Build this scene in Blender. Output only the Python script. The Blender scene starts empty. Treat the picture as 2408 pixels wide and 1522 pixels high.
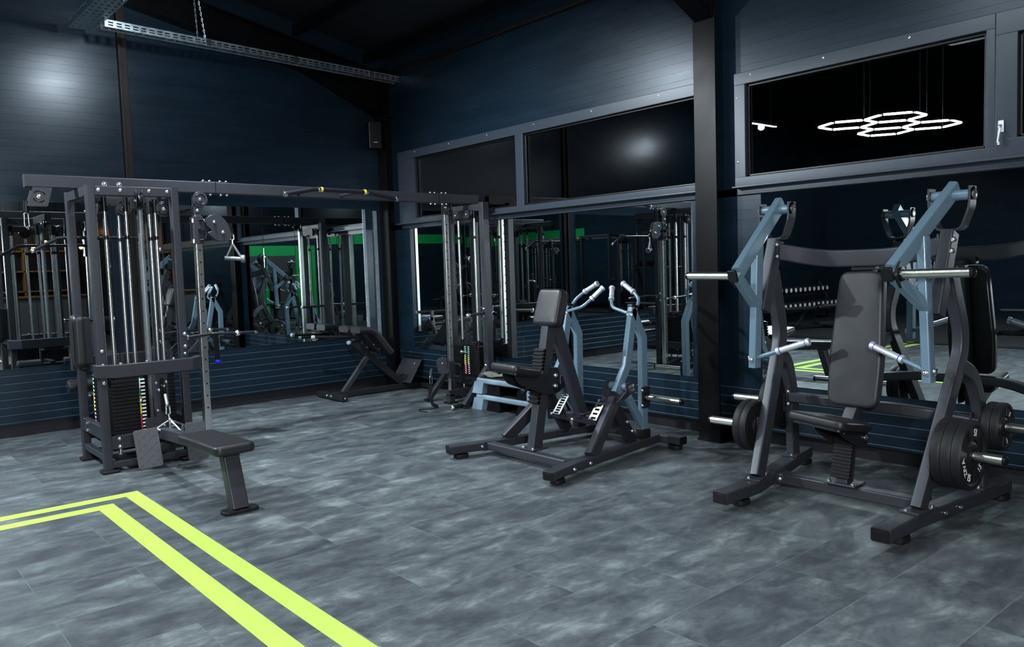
import bpy, bmesh, math, random
from mathutils import Vector, Matrix
random.seed(7)
R = math.radians
SC = bpy.context.scene
COL = SC.collection
V = Vector

# ------------------------------------------------------------------ helpers
def rrect(w, h, r, n=3):
    """rounded rectangle outline, centred, counter clockwise"""
    r = max(1e-4, min(r, w*.499, h*.499)); pts = []
    for cx, cy, a0 in ((w/2-r, h/2-r, 0), (-w/2+r, h/2-r, 90), (-w/2+r, -h/2+r, 180), (w/2-r, -h/2+r, 270)):
        for k in range(n+1):
            a = R(a0 + 90*k/n); pts.append((cx + r*math.cos(a), cy + r*math.sin(a)))
    return pts

def round_poly(pts, r, n=4):
    """2D polygon with every corner rounded (counter clockwise)"""
    out = []; N = len(pts)
    for i in range(N):
        p0, p, p1 = V(pts[i-1]), V(pts[i]), V(pts[(i+1) % N])
        a = (p0-p); b = (p1-p); la, lb = a.length, b.length
        rr = min(r, la*.45, lb*.45); A = p + a/la*rr; B = p + b/lb*rr
        for k in range(n+1):
            t = k/n; q = A*(1-t)**2 + p*2*t*(1-t) + B*t*t; out.append((q.x, q.y))
    return out

def fillet(pts, r, n=5):
    pts = [V(p) for p in pts]; out = [pts[0]]
    for i in range(1, len(pts)-1):
        p0, p, p1 = pts[i-1], pts[i], pts[i+1]; a = p0-p; b = p1-p
        rr = min(r, a.length*.45, b.length*.45); A = p + a.normalized()*rr; B = p + b.normalized()*rr
        for k in range(n+1):
            t = k/n; out.append(A*(1-t)**2 + p*2*t*(1-t) + B*t*t)
    out.append(pts[-1]); return out

def frame_of(d, up=(0, 0, 1)):
    d = V(d).normalized(); up = V(up)
    if abs(d.dot(up.normalized())) > .995: up = V((0, 1, 0)) if abs(d.y) < .9 else V((1, 0, 0))
    s = d.cross(up).normalized(); u = s.cross(d).normalized()
    return s, u, d

class MB:
    def __init__(self): self.bm = bmesh.new()
    def loft(self, rings, closed_ends=True):
        bm = self.bm; vr = [[bm.verts.new(p) for p in r] for r in rings]; n = len(vr[0])
        for a, b in zip(vr[:-1], vr[1:]):
            for i in range(n):
                try: bm.faces.new((a[i], a[(i+1) % n], b[(i+1) % n], b[i]))
                except ValueError: pass
        if closed_ends:
            try: bm.faces.new(list(reversed(vr[0]))); bm.faces.new(vr[-1])
            except ValueError: pass
        return self
    def sweep(self, pts, w, h, up=(0, 0, 1), r=.008, sec=None):
        """rectangular tube: w across (side), h along up; mitred joints"""
        pts = [V(p) for p in pts]; sec = sec or rrect(w, h, r); rings = []
        n = len(pts)
        for i in range(n):
            t0 = (pts[i]-pts[i-1]).normalized() if i else (pts[1]-pts[0]).normalized()
            t1 = (pts[i+1]-pts[i]).normalized() if i < n-1 else t0
            nn = (t0+t1).normalized(); s, u, d = frame_of(t0, up)
            ring = []
            for x, y in sec:
                o = s*x + u*y; k = -(o.dot(nn))/max(.2, t0.dot(nn)); ring.append(pts[i] + o + t0*k)
            rings.append(ring)
        return self.loft(rings)
    def tube(self, pts, r, seg=12, bend=0, up=(0, 0, 1)):
        if bend: pts = fillet(pts, bend)
        sec = [(r*math.cos(2*math.pi*k/seg), r*math.sin(2*math.pi*k/seg)) for k in range(seg)]
        return self.sweep(pts, 0, 0, up, sec=sec)
    def cyl(self, p0, p1, r, seg=20, r1=None):
        p0, p1 = V(p0), V(p1); s, u, d = frame_of(p1-p0); r1 = r if r1 is None else r1
        cs = [(math.cos(2*math.pi*k/seg), math.sin(2*math.pi*k/seg)) for k in range(seg)]
        return self.loft([[p0+s*x*r+u*y*r for x, y in cs], [p1+s*x*r1+u*y*r1 for x, y in cs]])
    def lathe(self, o, d, prof, seg=28):
        """prof: list of (radius, distance along d)"""
        o = V(o); s, u, d = frame_of(d)
        cs = [(math.cos(2*math.pi*k/seg), math.sin(2*math.pi*k/seg)) for k in range(seg)]
        return self.loft([[o+d*z+s*x*max(r, 1e-4)+u*y*max(r, 1e-4) for x, y in cs] for r, z in prof])
    def box(self, c, s, ax=None, r=.004):
        c = V(c); ax = ax or (V((1, 0, 0)), V((0, 1, 0)), V((0, 0, 1)))
        ex, ey, ez = ax; out = rrect(s[0], s[1], r, 2)
        return self.pad(out, c-ez*s[2]/2, ex, ey, ez, s[2], min(r, s[2]*.45), 2)
    def pad(self, out, o, ex, ey, ez, t, r=.02, n=4, dome=0):
        """solid slab over a 2D outline with rounded edges: o + ex*x + ey*y, thickness along ez"""
        o, ex, ey, ez = V(o), V(ex), V(ey), V(ez); N = len(out); r = min(r, t*.49)
        nor = []
        for i in range(N):
            p0, p, p1 = V(out[i-1]), V(out[i]), V(out[(i+1) % N])
            e = (p1-p0); nor.append(V((-e.y, e.x)).normalized() if e.length > 1e-9 else V((0, 0)))
        def ring(ins, z): return [o+ex*(out[i][0]+nor[i].x*ins)+ey*(out[i][1]+nor[i].y*ins)+ez*z for i in range(N)]
        rings = []
        for k in range(n+1):
            a = R(90*k/n); rings.append(ring(r*(1-math.sin(a)), r*(1-math.cos(a))))
        for k in range(n+1):
            a = R(90*k/n); rings.append(ring(r*(1-math.cos(a)), t-r+r*math.sin(a)))
        if dome:
            cx = sum(p[0] for p in out)/N; cy = sum(p[1] for p in out)/N
            last = out
            for f, g in ((.8, .5), (.55, .85), (.25, 1)):
                rings.append([o+ex*(cx+(p[0]-cx)*f)+ey*(cy+(p[1]-cy)*f)+ez*(t+dome*g) for p in last])
        return self.loft(rings)
    def plate(self, out, o, ex, ey, t):
        ez = V(ex).cross(V(ey)).normalized()
        return self.pad(out, V(o)-ez*t/2, V(ex), V(ey), ez, t, min(.0015, t*.3), 1)
    def ball(self, c, r, seg=16):
        prof = [(r*math.sin(math.pi*k/8), -r*math.cos(math.pi*k/8)) for k in range(9)]
        return self.lathe(c, (0, 0, 1), prof, seg)
    def quad(self, a, b, c, d):
        self.bm.faces.new([self.bm.verts.new(p) for p in (a, b, c, d)]); return self
    def build(self, name, mat, parent=None, origin=None, label=None, sharp=38):
        bm = self.bm
        off = V(origin) if origin is not None else V((0, 0, 0))
        if parent is not None:
            q = parent
            off = V((0, 0, 0))
            while q is not None: off = off + q.location; q = q.parent
        bmesh.ops.recalc_face_normals(bm, faces=bm.faces)
        for v in bm.verts: v.co -= off
        for f in bm.faces: f.smooth = True
        me = bpy.data.meshes.new(name); bm.to_mesh(me); bm.free()
        me.set_sharp_from_angle(angle=R(sharp))
        me.materials.append(mat)
        o = bpy.data.objects.new(name, me); COL.objects.link(o)
        if parent is not None: o.parent = parent
        else: o.location = off
        if sharp > 20:
            wn = o.modifiers.new('weighted_normal', 'WEIGHTED_NORMAL'); wn.mode = 'FACE_AREA'; wn.weight = 50; wn.keep_sharp = True
        if label: o['label'] = label
        return o

def thing(name, label, cat, loc, group=None):
    o = bpy.data.objects.new(name, None); COL.objects.link(o); o.location = loc; o.empty_display_size = .1
    o['label'] = label; o['category'] = cat
    if group: o['group'] = group
    return o
def tag(o, label, cat, group=None):
    o['label'] = label; o['category'] = cat
    if group: o['group'] = group
    return o
def struct(o): o['kind'] = 'structure'; return o
def dup(root, loc, rotz, label, group=None):
    r = root.copy(); COL.objects.link(r); r.location = loc; r.rotation_euler = (0, 0, rotz); r['label'] = label
    if group: r['group'] = group
    elif 'group' in r: del r['group']
    for ch in list(root.children):
        c = ch.copy(); COL.objects.link(c); c.parent = r
        for g in list(ch.children):
            d = g.copy(); COL.objects.link(d); d.parent = c
    return r
_bolt = {}
def bolts(parent, n, pts, r=.011, mat=None):
    """dome-head bolts, each its own part, sharing one mesh"""
    n = V(n).normalized(); base = V((0, 0, 0)); q = parent
    while q is not None: base = base + q.location; q = q.parent
    key = (round(r, 4),)
    if key not in _bolt:
        m = MB(); m.lathe((0, 0, 0), (0, 0, 1), [(r*1.25, 0), (r*1.25, r*.25), (r, r*.28), (r, r*.7), (r*.75, r*1.0), (r*.35, r*1.1), (r*.3, r*.85), (.0002, r*.85)], 10)
        o = m.build('bolt', M['zinc']); _bolt[key] = o.data; bpy.data.objects.remove(o)
    rot = V((0, 0, 1)).rotation_difference(n).to_euler()
    for p in pts:
        o = bpy.data.objects.new('bolt', _bolt[key]); COL.objects.link(o); o.parent = parent
        o.location = V(p)-base; o.rotation_euler = rot

# ------------------------------------------------------------------ materials
M = {}
def nodes(name):
    m = bpy.data.materials.new(name); m.use_nodes = True; nt = m.node_tree
    return m, nt, nt.nodes['Principled BSDF']
def mat(name, col, rough=.5, metal=0., spec=.5, var=.12, scale=30., bump=0., bscale=400., coat=0.):
    m, nt, b = nodes(name); N, L = nt.nodes, nt.links
    tc = N.new('ShaderNodeTexCoord'); nz = N.new('ShaderNodeTexNoise'); nz.inputs['Scale'].default_value = scale; nz.inputs['Detail'].default_value = 4
    L.new(tc.outputs['Object'], nz.inputs['Vector'])
    mx = N.new('ShaderNodeMix'); mx.data_type = 'RGBA'
    mx.inputs['A'].default_value = tuple(c*(1-var) for c in col)+(1,); mx.inputs['B'].default_value = tuple(min(1, c*(1+var)) for c in col)+(1,)
    L.new(nz.outputs['Fac'], mx.inputs['Factor']); L.new(mx.outputs['Result'], b.inputs['Base Color'])
    mr = N.new('ShaderNodeMapRange'); mr.inputs['To Min'].default_value = max(.02, rough*(1-var)); mr.inputs['To Max'].default_value = min(1, rough*(1+var))
    L.new(nz.outputs['Fac'], mr.inputs['Value']); L.new(mr.outputs['Result'], b.inputs['Roughness'])
    b.inputs['Metallic'].default_value = metal; b.inputs['Specular IOR Level'].default_value = spec; b.inputs['Coat Weight'].default_value = coat
    if bump:
        n2 = N.new('ShaderNodeTexNoise'); n2.inputs['Scale'].default_value = bscale; n2.inputs['Detail'].default_value = 2
        L.new(tc.outputs['Object'], n2.inputs['Vector']); bp = N.new('ShaderNodeBump'); bp.inputs['Strength'].default_value = bump; bp.inputs['Distance'].default_value = .002
        L.new(n2.outputs['Fac'], bp.inputs['Height']); L.new(bp.outputs['Normal'], b.inputs['Normal'])
    M[name] = m; return m
def emit(name, col, s):
    m, nt, b = nodes(name); b.inputs['Base Color'].default_value = (.8, .8, .8, 1); b.inputs['Emission Color'].default_value = tuple(col)+(1,); b.inputs['Emission Strength'].default_value = s
    M[name] = m; return m
mat('frame', (.047, .049, .060), .40, .25, .5, .06, 60, .05, 900)
mat('frame_dark', (.022, .023, .03), .42, .2, .5, .08, 60, .05, 900)
mat('lever', (.15, .225, .285), .3, .1, .5, .05, 40, 0, 1, .3)
mat('chrome', (.9, .91, .9), .25, 1., .5, .1, 8)
mat('satin', (.70, .70, .64), .3, 1., .5, .1, 20)
mat('plate_steel', (.34, .35, .33), .38, .85, .5, .1, 30)
mat('zinc', (.75, .77, .8), .25, 1., .5, .1, 50)
mat('grip', (.62, .66, .7), .38, .55, .5, .08, 60, .25, 700)
mat('rubber', (.011, .011, .013), .55, 0, .4, .15, 40, .1, 600)
mat('leather', (.019, .019, .023), .42, 0, .5, .08, 30, .12, 900)
mat('leather_grey', (.035, .037, .042), .45, 0, .5, .06, 30, .1, 900)
mat('black_plastic', (.0055, .0055, .007), .35, 0, .5, .1, 30)
mat('stack', (.009, .009, .011), .4, .2, .5, .1, 40)
mat('steel_black', (.0055, .0052, .0062), .34, .2, .25, .3, 3, .08, 40)
mat('steel_brown', (.012, .0075, .008), .5, .1, .4, .3, 5)
mat('galv', (.60, .69, .75), .36, .9, .5, .35, 14, .1, 60)
mat('window_frame', (.042, .054, .072), .34, .1, .5, .05, 10)
mat('blue_cap', (.01, .02, .6), .4)
mat('white_print', (.8, .8, .82), .6)
mat('lbl_green', (.02, .4, .12), .5); mat('lbl_yellow', (.8, .7, .03), .5); mat('lbl_red', (.5, .02, .06), .5)
mat('yellow', (.85, .7, .05), .45)
mat('step_grey', (.27, .35, .42), .5, 0, .5, .05, 20, .1, 300)
mat('step_top', (.02, .022, .02), .7, 0, .4, .1, 40, .3, 300)
mat('tread', (.10, .104, .115), .42, .35, .5, .06, 40)
mat('foil', (.6, .6, .5), .2, .7, .5, .4, 25, .8, 60)
mat('green_paint', (.005, .30, .085), .6, 0, .4, .06, 2)
mat('grey_door', (.05, .05, .055), .5)
mat('wood', (.30, .16, .06), .5, 0, .4, .3, 6)
mat('rubber_floor', (.014, .015, .017), .6, 0, .4, .4, 150)
mat('baseboard', (.016, .017, .024), .5)
mat('grey_tube', (.17, .185, .20), .35, .3)
mat('white_shell', (.7, .72, .75), .5)
mat('grey_counter', (.16, .17, .18), .6)
def make_mirror():
    m, nt, b = nodes('mirror'); b.inputs['Base Color'].default_value = (.74, .80, .80, 1); b.inputs['Metallic'].default_value = 1; b.inputs['Roughness'].default_value = .0; M['mirror'] = m
make_mirror()
def make_glass():
    m, nt, b = nodes('glass'); N, L = nt.nodes, nt.links
    b.inputs['Base Color'].default_value = (.25, .28, .3, 1); b.inputs['Transmission Weight'].default_value = 1; b.inputs['Roughness'].default_value = 0; b.inputs['IOR'].default_value = 2.1; M['glass'] = m
make_glass()
def make_panel():
    """coated sandwich panel: navy, faint vertical streaks of sheen"""
    m, nt, b = nodes('panel'); N, L = nt.nodes, nt.links
    tc = N.new('ShaderNodeTexCoord'); mp = N.new('ShaderNodeMapping'); mp.inputs['Scale'].default_value = (1.2, 1.2, 6); L.new(tc.outputs['Object'], mp.inputs['Vector'])
    nz = N.new('ShaderNodeTexNoise'); nz.inputs['Scale'].default_value = 1.3; nz.inputs['Detail'].default_value = 5; L.new(mp.outputs['Vector'], nz.inputs['Vector'])
    cr = N.new('ShaderNodeValToRGB'); cr.color_ramp.elements[0].position = .3; cr.color_ramp.elements[1].position = .7
    cr.color_ramp.elements[0].color = (.0066, .0185, .033, 1); cr.color_ramp.elements[1].color = (.0095, .025, .0435, 1)
    L.new(nz.outputs['Fac'], cr.inputs['Fac']); L.new(cr.outputs['Color'], b.inputs['Base Color'])
    mr = N.new('ShaderNodeMapRange'); mr.inputs['To Min'].default_value = .27; mr.inputs['To Max'].default_value = .36; L.new(nz.outputs['Fac'], mr.inputs['Value']); L.new(mr.outputs['Result'], b.inputs['Roughness'])
    b.inputs['Specular IOR Level'].default_value = .5; b.inputs['Metallic'].default_value = .15; M['panel'] = m
make_panel()
def make_floor():
    """grey concrete-look vinyl tiles: cloudy, streaked along x, faint joints"""
    m, nt, b = nodes('vinyl'); N, L = nt.nodes, nt.links
    tc = N.new('ShaderNodeTexCoord')
    br = N.new('ShaderNodeTexBrick'); br.inputs['Scale'].default_value = 1; br.inputs['Brick Width'].default_value = .92; br.inputs['Row Height'].default_value = .46
    br.inputs['Mortar Size'].default_value = .0022; br.inputs['Mortar Smooth'].default_value = .3; br.offset = .5
    br.inputs['Color1'].default_value = (0, 0, 0, 1); br.inputs['Color2'].default_value = (1, 1, 1, 1); br.inputs['Mortar'].default_value = (.5, .5, .5, 1)
    L.new(tc.outputs['Object'], br.inputs['Vector'])
    sc = N.new('ShaderNodeVectorMath'); sc.operation = 'SCALE'; sc.inputs['Scale'].default_value = 7.3; L.new(br.outputs['Color'], sc.inputs[0])
    ad = N.new('ShaderNodeVectorMath'); L.new(tc.outputs['Object'], ad.inputs[0]); L.new(sc.outputs['Vector'], ad.inputs[1])
    mp = N.new('ShaderNodeMapping'); mp.inputs['Scale'].default_value = (1., 1.8, 1); L.new(ad.outputs['Vector'], mp.inputs['Vector'])
    n1 = N.new('ShaderNodeTexNoise'); n1.inputs['Scale'].default_value = 3.3; n1.inputs['Detail'].default_value = 9; n1.inputs['Roughness'].default_value = .66; n1.inputs['Distortion'].default_value = .35
    L.new(mp.outputs['Vector'], n1.inputs['Vector'])
    n2 = N.new('ShaderNodeTexNoise'); n2.inputs['Scale'].default_value = 17; n2.inputs['Detail'].default_value = 6; n2.inputs['Roughness'].default_value = .7; L.new(mp.outputs['Vector'], n2.inputs['Vector'])
    mx = N.new('ShaderNodeMath'); mx.operation = 'MULTIPLY_ADD'; mx.inputs[1].default_value = .28; L.new(n2.outputs['Fac'], mx.inputs[0]); L.new(n1.outputs['Fac'], mx.inputs[2])
    m3 = N.new('ShaderNodeMath'); m3.operation = 'MULTIPLY_ADD'; m3.inputs[1].default_value = .07; L.new(br.outputs['Color'], m3.inputs[0]); L.new(mx.outputs['Value'], m3.inputs[2])
    cr = N.new('ShaderNodeValToRGB'); e = cr.color_ramp.elements; e[0].position = .44; e[0].color = (.040, .043, .055, 1); e[1].position = .88; e[1].color = (.215, .245, .248, 1)
    k = e.new(.60); k.color = (.070, .078, .089, 1); k = e.new(.74); k.color = (.115, .132, .138, 1)
    L.new(m3.outputs['Value'], cr.inputs['Fac'])
    mj = N.new('ShaderNodeMix'); mj.data_type = 'RGBA'; mj.inputs['B'].default_value = (.26, .29, .31, 1)
    mf = N.new('ShaderNodeMath'); mf.operation = 'MULTIPLY'; mf.inputs[1].default_value = .28; L.new(br.outputs['Fac'], mf.inputs[0])
    L.new(mf.outputs['Value'], mj.inputs['Factor']); L.new(cr.outputs['Color'], mj.inputs['A']); L.new(mj.outputs['Result'], b.inputs['Base Color'])
    mr = N.new('ShaderNodeMapRange'); mr.inputs['To Min'].default_value = .44; mr.inputs['To Max'].default_value = .32; L.new(n1.outputs['Fac'], mr.inputs['Value']); L.new(mr.outputs['Result'], b.inputs['Roughness'])
    bp = N.new('ShaderNodeBump'); bp.inputs['Strength'].default_value = .15; bp.inputs['Distance'].default_value = .001; L.new(br.outputs['Fac'], bp.inputs['Height']); bp.invert = True; L.new(bp.outputs['Normal'], b.inputs['Normal'])
    M['vinyl'] = m
make_floor()
mat('tape', (.42, .64, .11), .45, 0, .4, .06, 3)
mat('panel_edge_glint', (.20, .26, .31), .3, .6)  # paler than the panel: glint of the groove edges put into the colour
mat('roof', (.013, .016, .022), .55, .1, .4, .2, 2)
emit('lamp_white', (.86, .95, 1.), 58); emit('bulb_warm', (1., .42, .08), 18); emit('exit_green', (.02, 1., .2), 4)
# ------------------------------------------------------------------ room shell
PITCH = .075
def ribbed(mb, axis, a0, a1, z0, z1, pos, inward, dep=None):
    """panel with real grooves every PITCH; axis 'x' runs along x at y=pos; inward = +1/-1 direction of the room"""
    k = math.ceil((z0+.004)/PITCH); dep = dep or (.0065 if z1 < 1. else .0010)
    prof = [(0, z0)]
    while k*PITCH < z1-.004:
        z = k*PITCH
        prof += [(0, z-dep*1.1), (-dep, z-dep*.25), (-dep, z+dep*.1), (0, z+dep*.3)]; k += 1
    prof.append((0, z1))
    def P(a, d, z): return (a, pos+d*inward, z) if axis == 'x' else (pos+d*inward, a, z)
    bm = mb.bm
    l = [bm.verts.new(P(a0, d, z)) for d, z in prof]; r = [bm.verts.new(P(a1, d, z)) for d, z in prof]
    for i in range(len(prof)-1):
        fc = bm.faces.new((l[i], r[i], r[i+1], l[i+1]))
        if z1 < 1. and i % 4 == 1: fc.material_index = 1  # upward groove faces take the painted glint
def wallobj(name, segs):
    mb = MB()
    for s in segs: ribbed(mb, *s)
    o = mb.build(name, M['panel'], origin=(0, 0, 0), sharp=15); o.data.materials.append(M['panel_edge_glint']); return struct(o)
roofz = lambda x: 4.10 + .215*min(abs(x), 14-abs(x))
XB, YB, YF = -14., -17., 1.5     # far left wall, wall behind the camera, recess beyond the left wall
# floor
m = MB(); m.quad((XB, YB, 0), (0, YB, 0), (0, YF, 0), (XB, YF, 0)); f = m.build('floor', M['vinyl']); struct(f)
m = MB(); m.box(((-8.3+XB)/2, (YB+YF)/2, .004), (-8.3-XB, YF-YB, .008), r=.001); f = m.build('floor', M['rubber_floor']); struct(f)
# walls
WA, WB = -.06, -.12      # faces of the left wall (along x) and of the right wall (along y)
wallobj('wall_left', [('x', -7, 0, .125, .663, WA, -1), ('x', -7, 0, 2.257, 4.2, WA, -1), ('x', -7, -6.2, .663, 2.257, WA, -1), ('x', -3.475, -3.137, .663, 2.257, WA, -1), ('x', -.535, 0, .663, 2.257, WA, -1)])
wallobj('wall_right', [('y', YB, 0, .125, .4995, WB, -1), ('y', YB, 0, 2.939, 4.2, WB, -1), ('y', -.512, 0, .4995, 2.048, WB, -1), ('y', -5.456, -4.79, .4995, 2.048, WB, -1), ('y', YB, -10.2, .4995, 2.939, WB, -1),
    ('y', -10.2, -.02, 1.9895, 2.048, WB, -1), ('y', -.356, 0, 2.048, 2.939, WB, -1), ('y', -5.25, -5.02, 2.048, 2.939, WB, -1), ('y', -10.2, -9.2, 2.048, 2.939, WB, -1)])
# gable above the left wall
m = MB()
n = 14
for i in range(n):
    xa, xb = -7+7*i/n, -7+7*(i+1)/n
    m.quad((xa, WA, 4.2), (xb, WA, 4.2), (xb, WA, max(4.2, roofz(xb)+.1)), (xa, WA, max(4.2, roofz(xa)+.1)))
struct(m.build('wall_gable', M['panel']))
m = MB(); m.quad((-7, 0, 0), (-7, YF, 0), (-7, YF, 5.7), (-7, 0, 5.7)); struct(m.build('wall_return', M['panel']))
m = MB(); m.quad((XB, YF, 0), (-7, YF, 0), (-7, YF, 5.7), (XB, YF, 5.7)); struct(m.build('wall_recess', M['panel']))
m = MB(); m.quad((XB, YB, 0), (XB, YF, 0), (XB, YF, 5.7), (XB, YB, 5.7)); struct(m.build('wall_far', M['panel']))
m = MB(); m.quad((XB, YB, 0), (0, YB, 0), (0, YB, 5.7), (XB, YB, 5.7)); struct(m.build('wall_back', M['panel']))
# roof: two slopes of dark sandwich panels with joints
m = MB()
for x0, x1 in ((-7, .1), (XB, -7)):
    y = YB
    while y < YF:
        y2 = min(y+1.06, YF)
        m.quad((x0, y+.004, roofz(x0)), (x1, y+.004, roofz(x1)), (x1, y2-.004, roofz(x1)), (x0, y2-.004, roofz(x0)))
        m.quad((x0, y2-.004, roofz(x0)), (x1, y2-.004, roofz(x1)), (x1, y2-.002, roofz(x1)+.012), (x0, y2-.002, roofz(x0)+.012))
        m.quad((x0, y2-.002, roofz(x0)+.012), (x1, y2-.002, roofz(x1)+.012), (x1, y2+.004, roofz(x1)), (x0, y2+.004, roofz(x0)))
        y = y2
struct(m.build('ceiling', M['roof']))
m = MB(); m.box((-8.12, (YB+YF)/2, .005), (.09, YF-YB, .010), r=.002); struct(m.build('trim_0', M['black_plastic']))
m = MB(); m.quad((XB-.1, YB-.1, 5.9), (.2, YB-.1, 5.9), (.2, YF+.1, 5.9), (XB-.1, YF+.1, 5.9)); struct(m.build('ceiling_cover', M['roof']))
# skirting
def skirt(name, c, s):
    m = MB(); m.box(c, s, r=.003); struct(m.build(name, M['baseboard']))
skirt('baseboard_left', (-3.5, .0, .20), (7, .02, .40)); skirt('baseboard_right', (.0, -8.6, .20), (.02, 17, .40))

# ---- steel columns, rafter, purlins
trim_n = [0]
def trim(mb, mt, label=None):
    trim_n[0] += 1; o = mb.build('trim_%d' % trim_n[0], mt); struct(o)
    if label: o['label'] = label
    return o
def icol(y0, y1, x0, x1, z0, z1, web=.012, fl=.016):
    m = MB(); yc = (y0+y1)/2
    m.box(((x0+fl/2), yc, (z0+z1)/2), (fl, y1-y0, z1-z0), r=.003)
    m.box(((x1-fl/2), yc, (z0+z1)/2), (fl, y1-y0, z1-z0), r=.003)
    m.box(((x0+x1)/2, yc, (z0+z1)/2), (x1-x0-2*fl, web, z1-z0), r=.002)
    m.box(((x0+x1)/2, yc, .008), (x1-x0+.02, y1-y0+.02, .016), r=.003)
    return m
c1 = icol(-.25, -.05, -.27, -.02, 0, 4.0)
c1.box((-.16, -.15, 3.40), (.26, .19, .012)); c1.box((-.285, -.15, 3.42), (.03, .2, .14))
trim(c1, M['steel_black'], 'black steel column in the corner between the two mirrored walls')
c2 = icol(-5.15, -4.94, -.27, -.02, 0, 4.1)
trim(c2, M['steel_black'], 'black steel column between the two windows on the right wall')
def rafter(yc, x_end, hw=.085):
    """I-section rafter with a haunch at the column"""
    m = MB(); top = lambda x: 3.86+.216*abs(x); bot = lambda x: top(x)-.27
    xs = [-.27, -1.25, x_end]
    lo = [3.40, bot(-1.25)-.01, bot(x_end)]
    for (xa, xb, la, lb) in ((xs[0], xs[1], lo[0], lo[1]), (xs[1], xs[2], lo[1], lo[2])):
        m.loft([[(xa, yc-.006, la), (xa, yc+.006, la), (xa, yc+.006, top(xa)), (xa, yc-.006, top(xa))], [(xb, yc-.006, lb), (xb, yc+.006, lb), (xb, yc+.006, top(xb)), (xb, yc-.006, top(xb))]])
        m.loft([[(xa, yc-hw, la-.014), (xa, yc+hw, la-.014), (xa, yc+hw, la), (xa, yc-hw, la)], [(xb, yc-hw, lb-.014), (xb, yc+hw, lb-.014), (xb, yc+hw, lb), (xb, yc-hw, lb)]])
    xa, xb = xs[0], xs[2]
    m.loft([[(xa, yc-hw, top(xa)), (xa, yc+hw, top(xa)), (xa, yc+hw, top(xa)+.014), (xa, yc-hw, top(xa)+.014)], [(xb, yc-hw, top(xb)), (xb, yc+hw, top(xb)), (xb, yc+hw, top(xb)+.014), (xb, yc-hw, top(xb)+.014)]])
    m.loft([[(xs[0], yc-.05, 3.62), (xs[0], yc+.05, 3.62), (xs[0], yc+.05, 3.632), (xs[0], yc-.05, 3.632)], [(-1.2, yc-.05, bot(-1.2)+.02), (-1.2, yc+.05, bot(-1.2)+.02), (-1.2, yc+.05, bot(-1.2)+.032), (-1.2, yc-.05, bot(-1.2)+.032)]])
    m.box((xs[0]-.008, yc, 3.68), (.016, .17, .56))
    return m
trim(rafter(-.15, -7), M['steel_black'], 'black steel rafter with haunch along the top of the left wall')
trim(rafter(-5.05, -7), M['steel_black'])
for x in (-.40, -1.32, -2.9, -4.5, -6.1):
    m = MB(); z = roofz(x)
    m.loft([[(x-.03, YB, z-.125), (x+.03, YB, z-.125), (x+.03, YB, z-.02), (x-.03, YB, z-.02)], [(x-.03, YF, z-.125), (x+.03, YF, z-.125), (x+.03, YF, z-.02), (x-.03, YF, z-.02)]])
    trim(m, M['steel_black'])
m = MB(); m.box((-.15, -7, 3.93), (.06, 19.6, .035)); trim(m, M['steel_brown'])
# thin brown post on the left wall
m = MB(); m.box((-3.275, -.095, 2.2), (.03, .07, 4.4), r=.003); m.box((-3.23, -.08, 2.2), (.06, .04, 4.4), r=.003)
trim(m, M['steel_brown'], 'slim brown steel post on the left wall')

# ---- mirrors (each pane a thing of its own)
def mirror_x(x0, x1, z0, z1, label, y=WA-.006):
    m = MB(); m.box(((x0+x1)/2, y+.001, (z0+z1)/2), (x1-x0, .008, z1-z0), r=.0012)
    return tag(m.build('wall_mirror', M['mirror'], origin=((x0+x1)/2, y, z0), sharp=4), label, 'mirror')
def mirror_y(y0, y1, z0, z1, label, x=WB-.006):
    m = MB(); m.box((x+.001, (y0+y1)/2, (z0+z1)/2), (.008, y1-y0, z1-z0), r=.0012)
    return tag(m.build('wall_mirror', M['mirror'], origin=(x, (y0+y1)/2, z0), sharp=4), label, 'mirror')
mirror_x(-6.2, -3.475, .663, 2.257, 'tall wall mirror at the far left behind the cable tower with weight stacks')
mirror_x(-3.137, -1.848, .663, 2.257, 'wall mirror just right of the slim brown post on the left wall')
mirror_x(-1.844, -.535, .663, 2.257, 'wall mirror on the left wall nearest the corner, above the back extension bench')
mirror_y(-2.60, -.512, .4995, 1.9895, 'wall mirror under the windows nearest the corner, behind the cable column')
mirror_y(-4.79, -2.604, .4995, 1.9895, 'wall mirror behind the seated row machine, beside the black column')
mirror_y(-10.2, -5.456, .4995, 1.9895, 'wide wall mirror behind the chest press machine')
# aluminium edge strips of the mirrors
def strip(name, c, s, label, mt='galv'):
    m = MB(); m.box(c, s, r=.001); tag(m.build(name, M[mt], origin=c), label, 'trim strip')
strip('mirror_edge_strip', (-.515, WA-.008, 1.46), (.04, .012, 1.59), 'bright metal strip on the corner edge of the left wall mirror')
strip('mirror_edge_strip', (-.355, WA-.008, 1.43), (.05, .012, 1.62), 'narrow bright metal strip left of the corner column')

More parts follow.
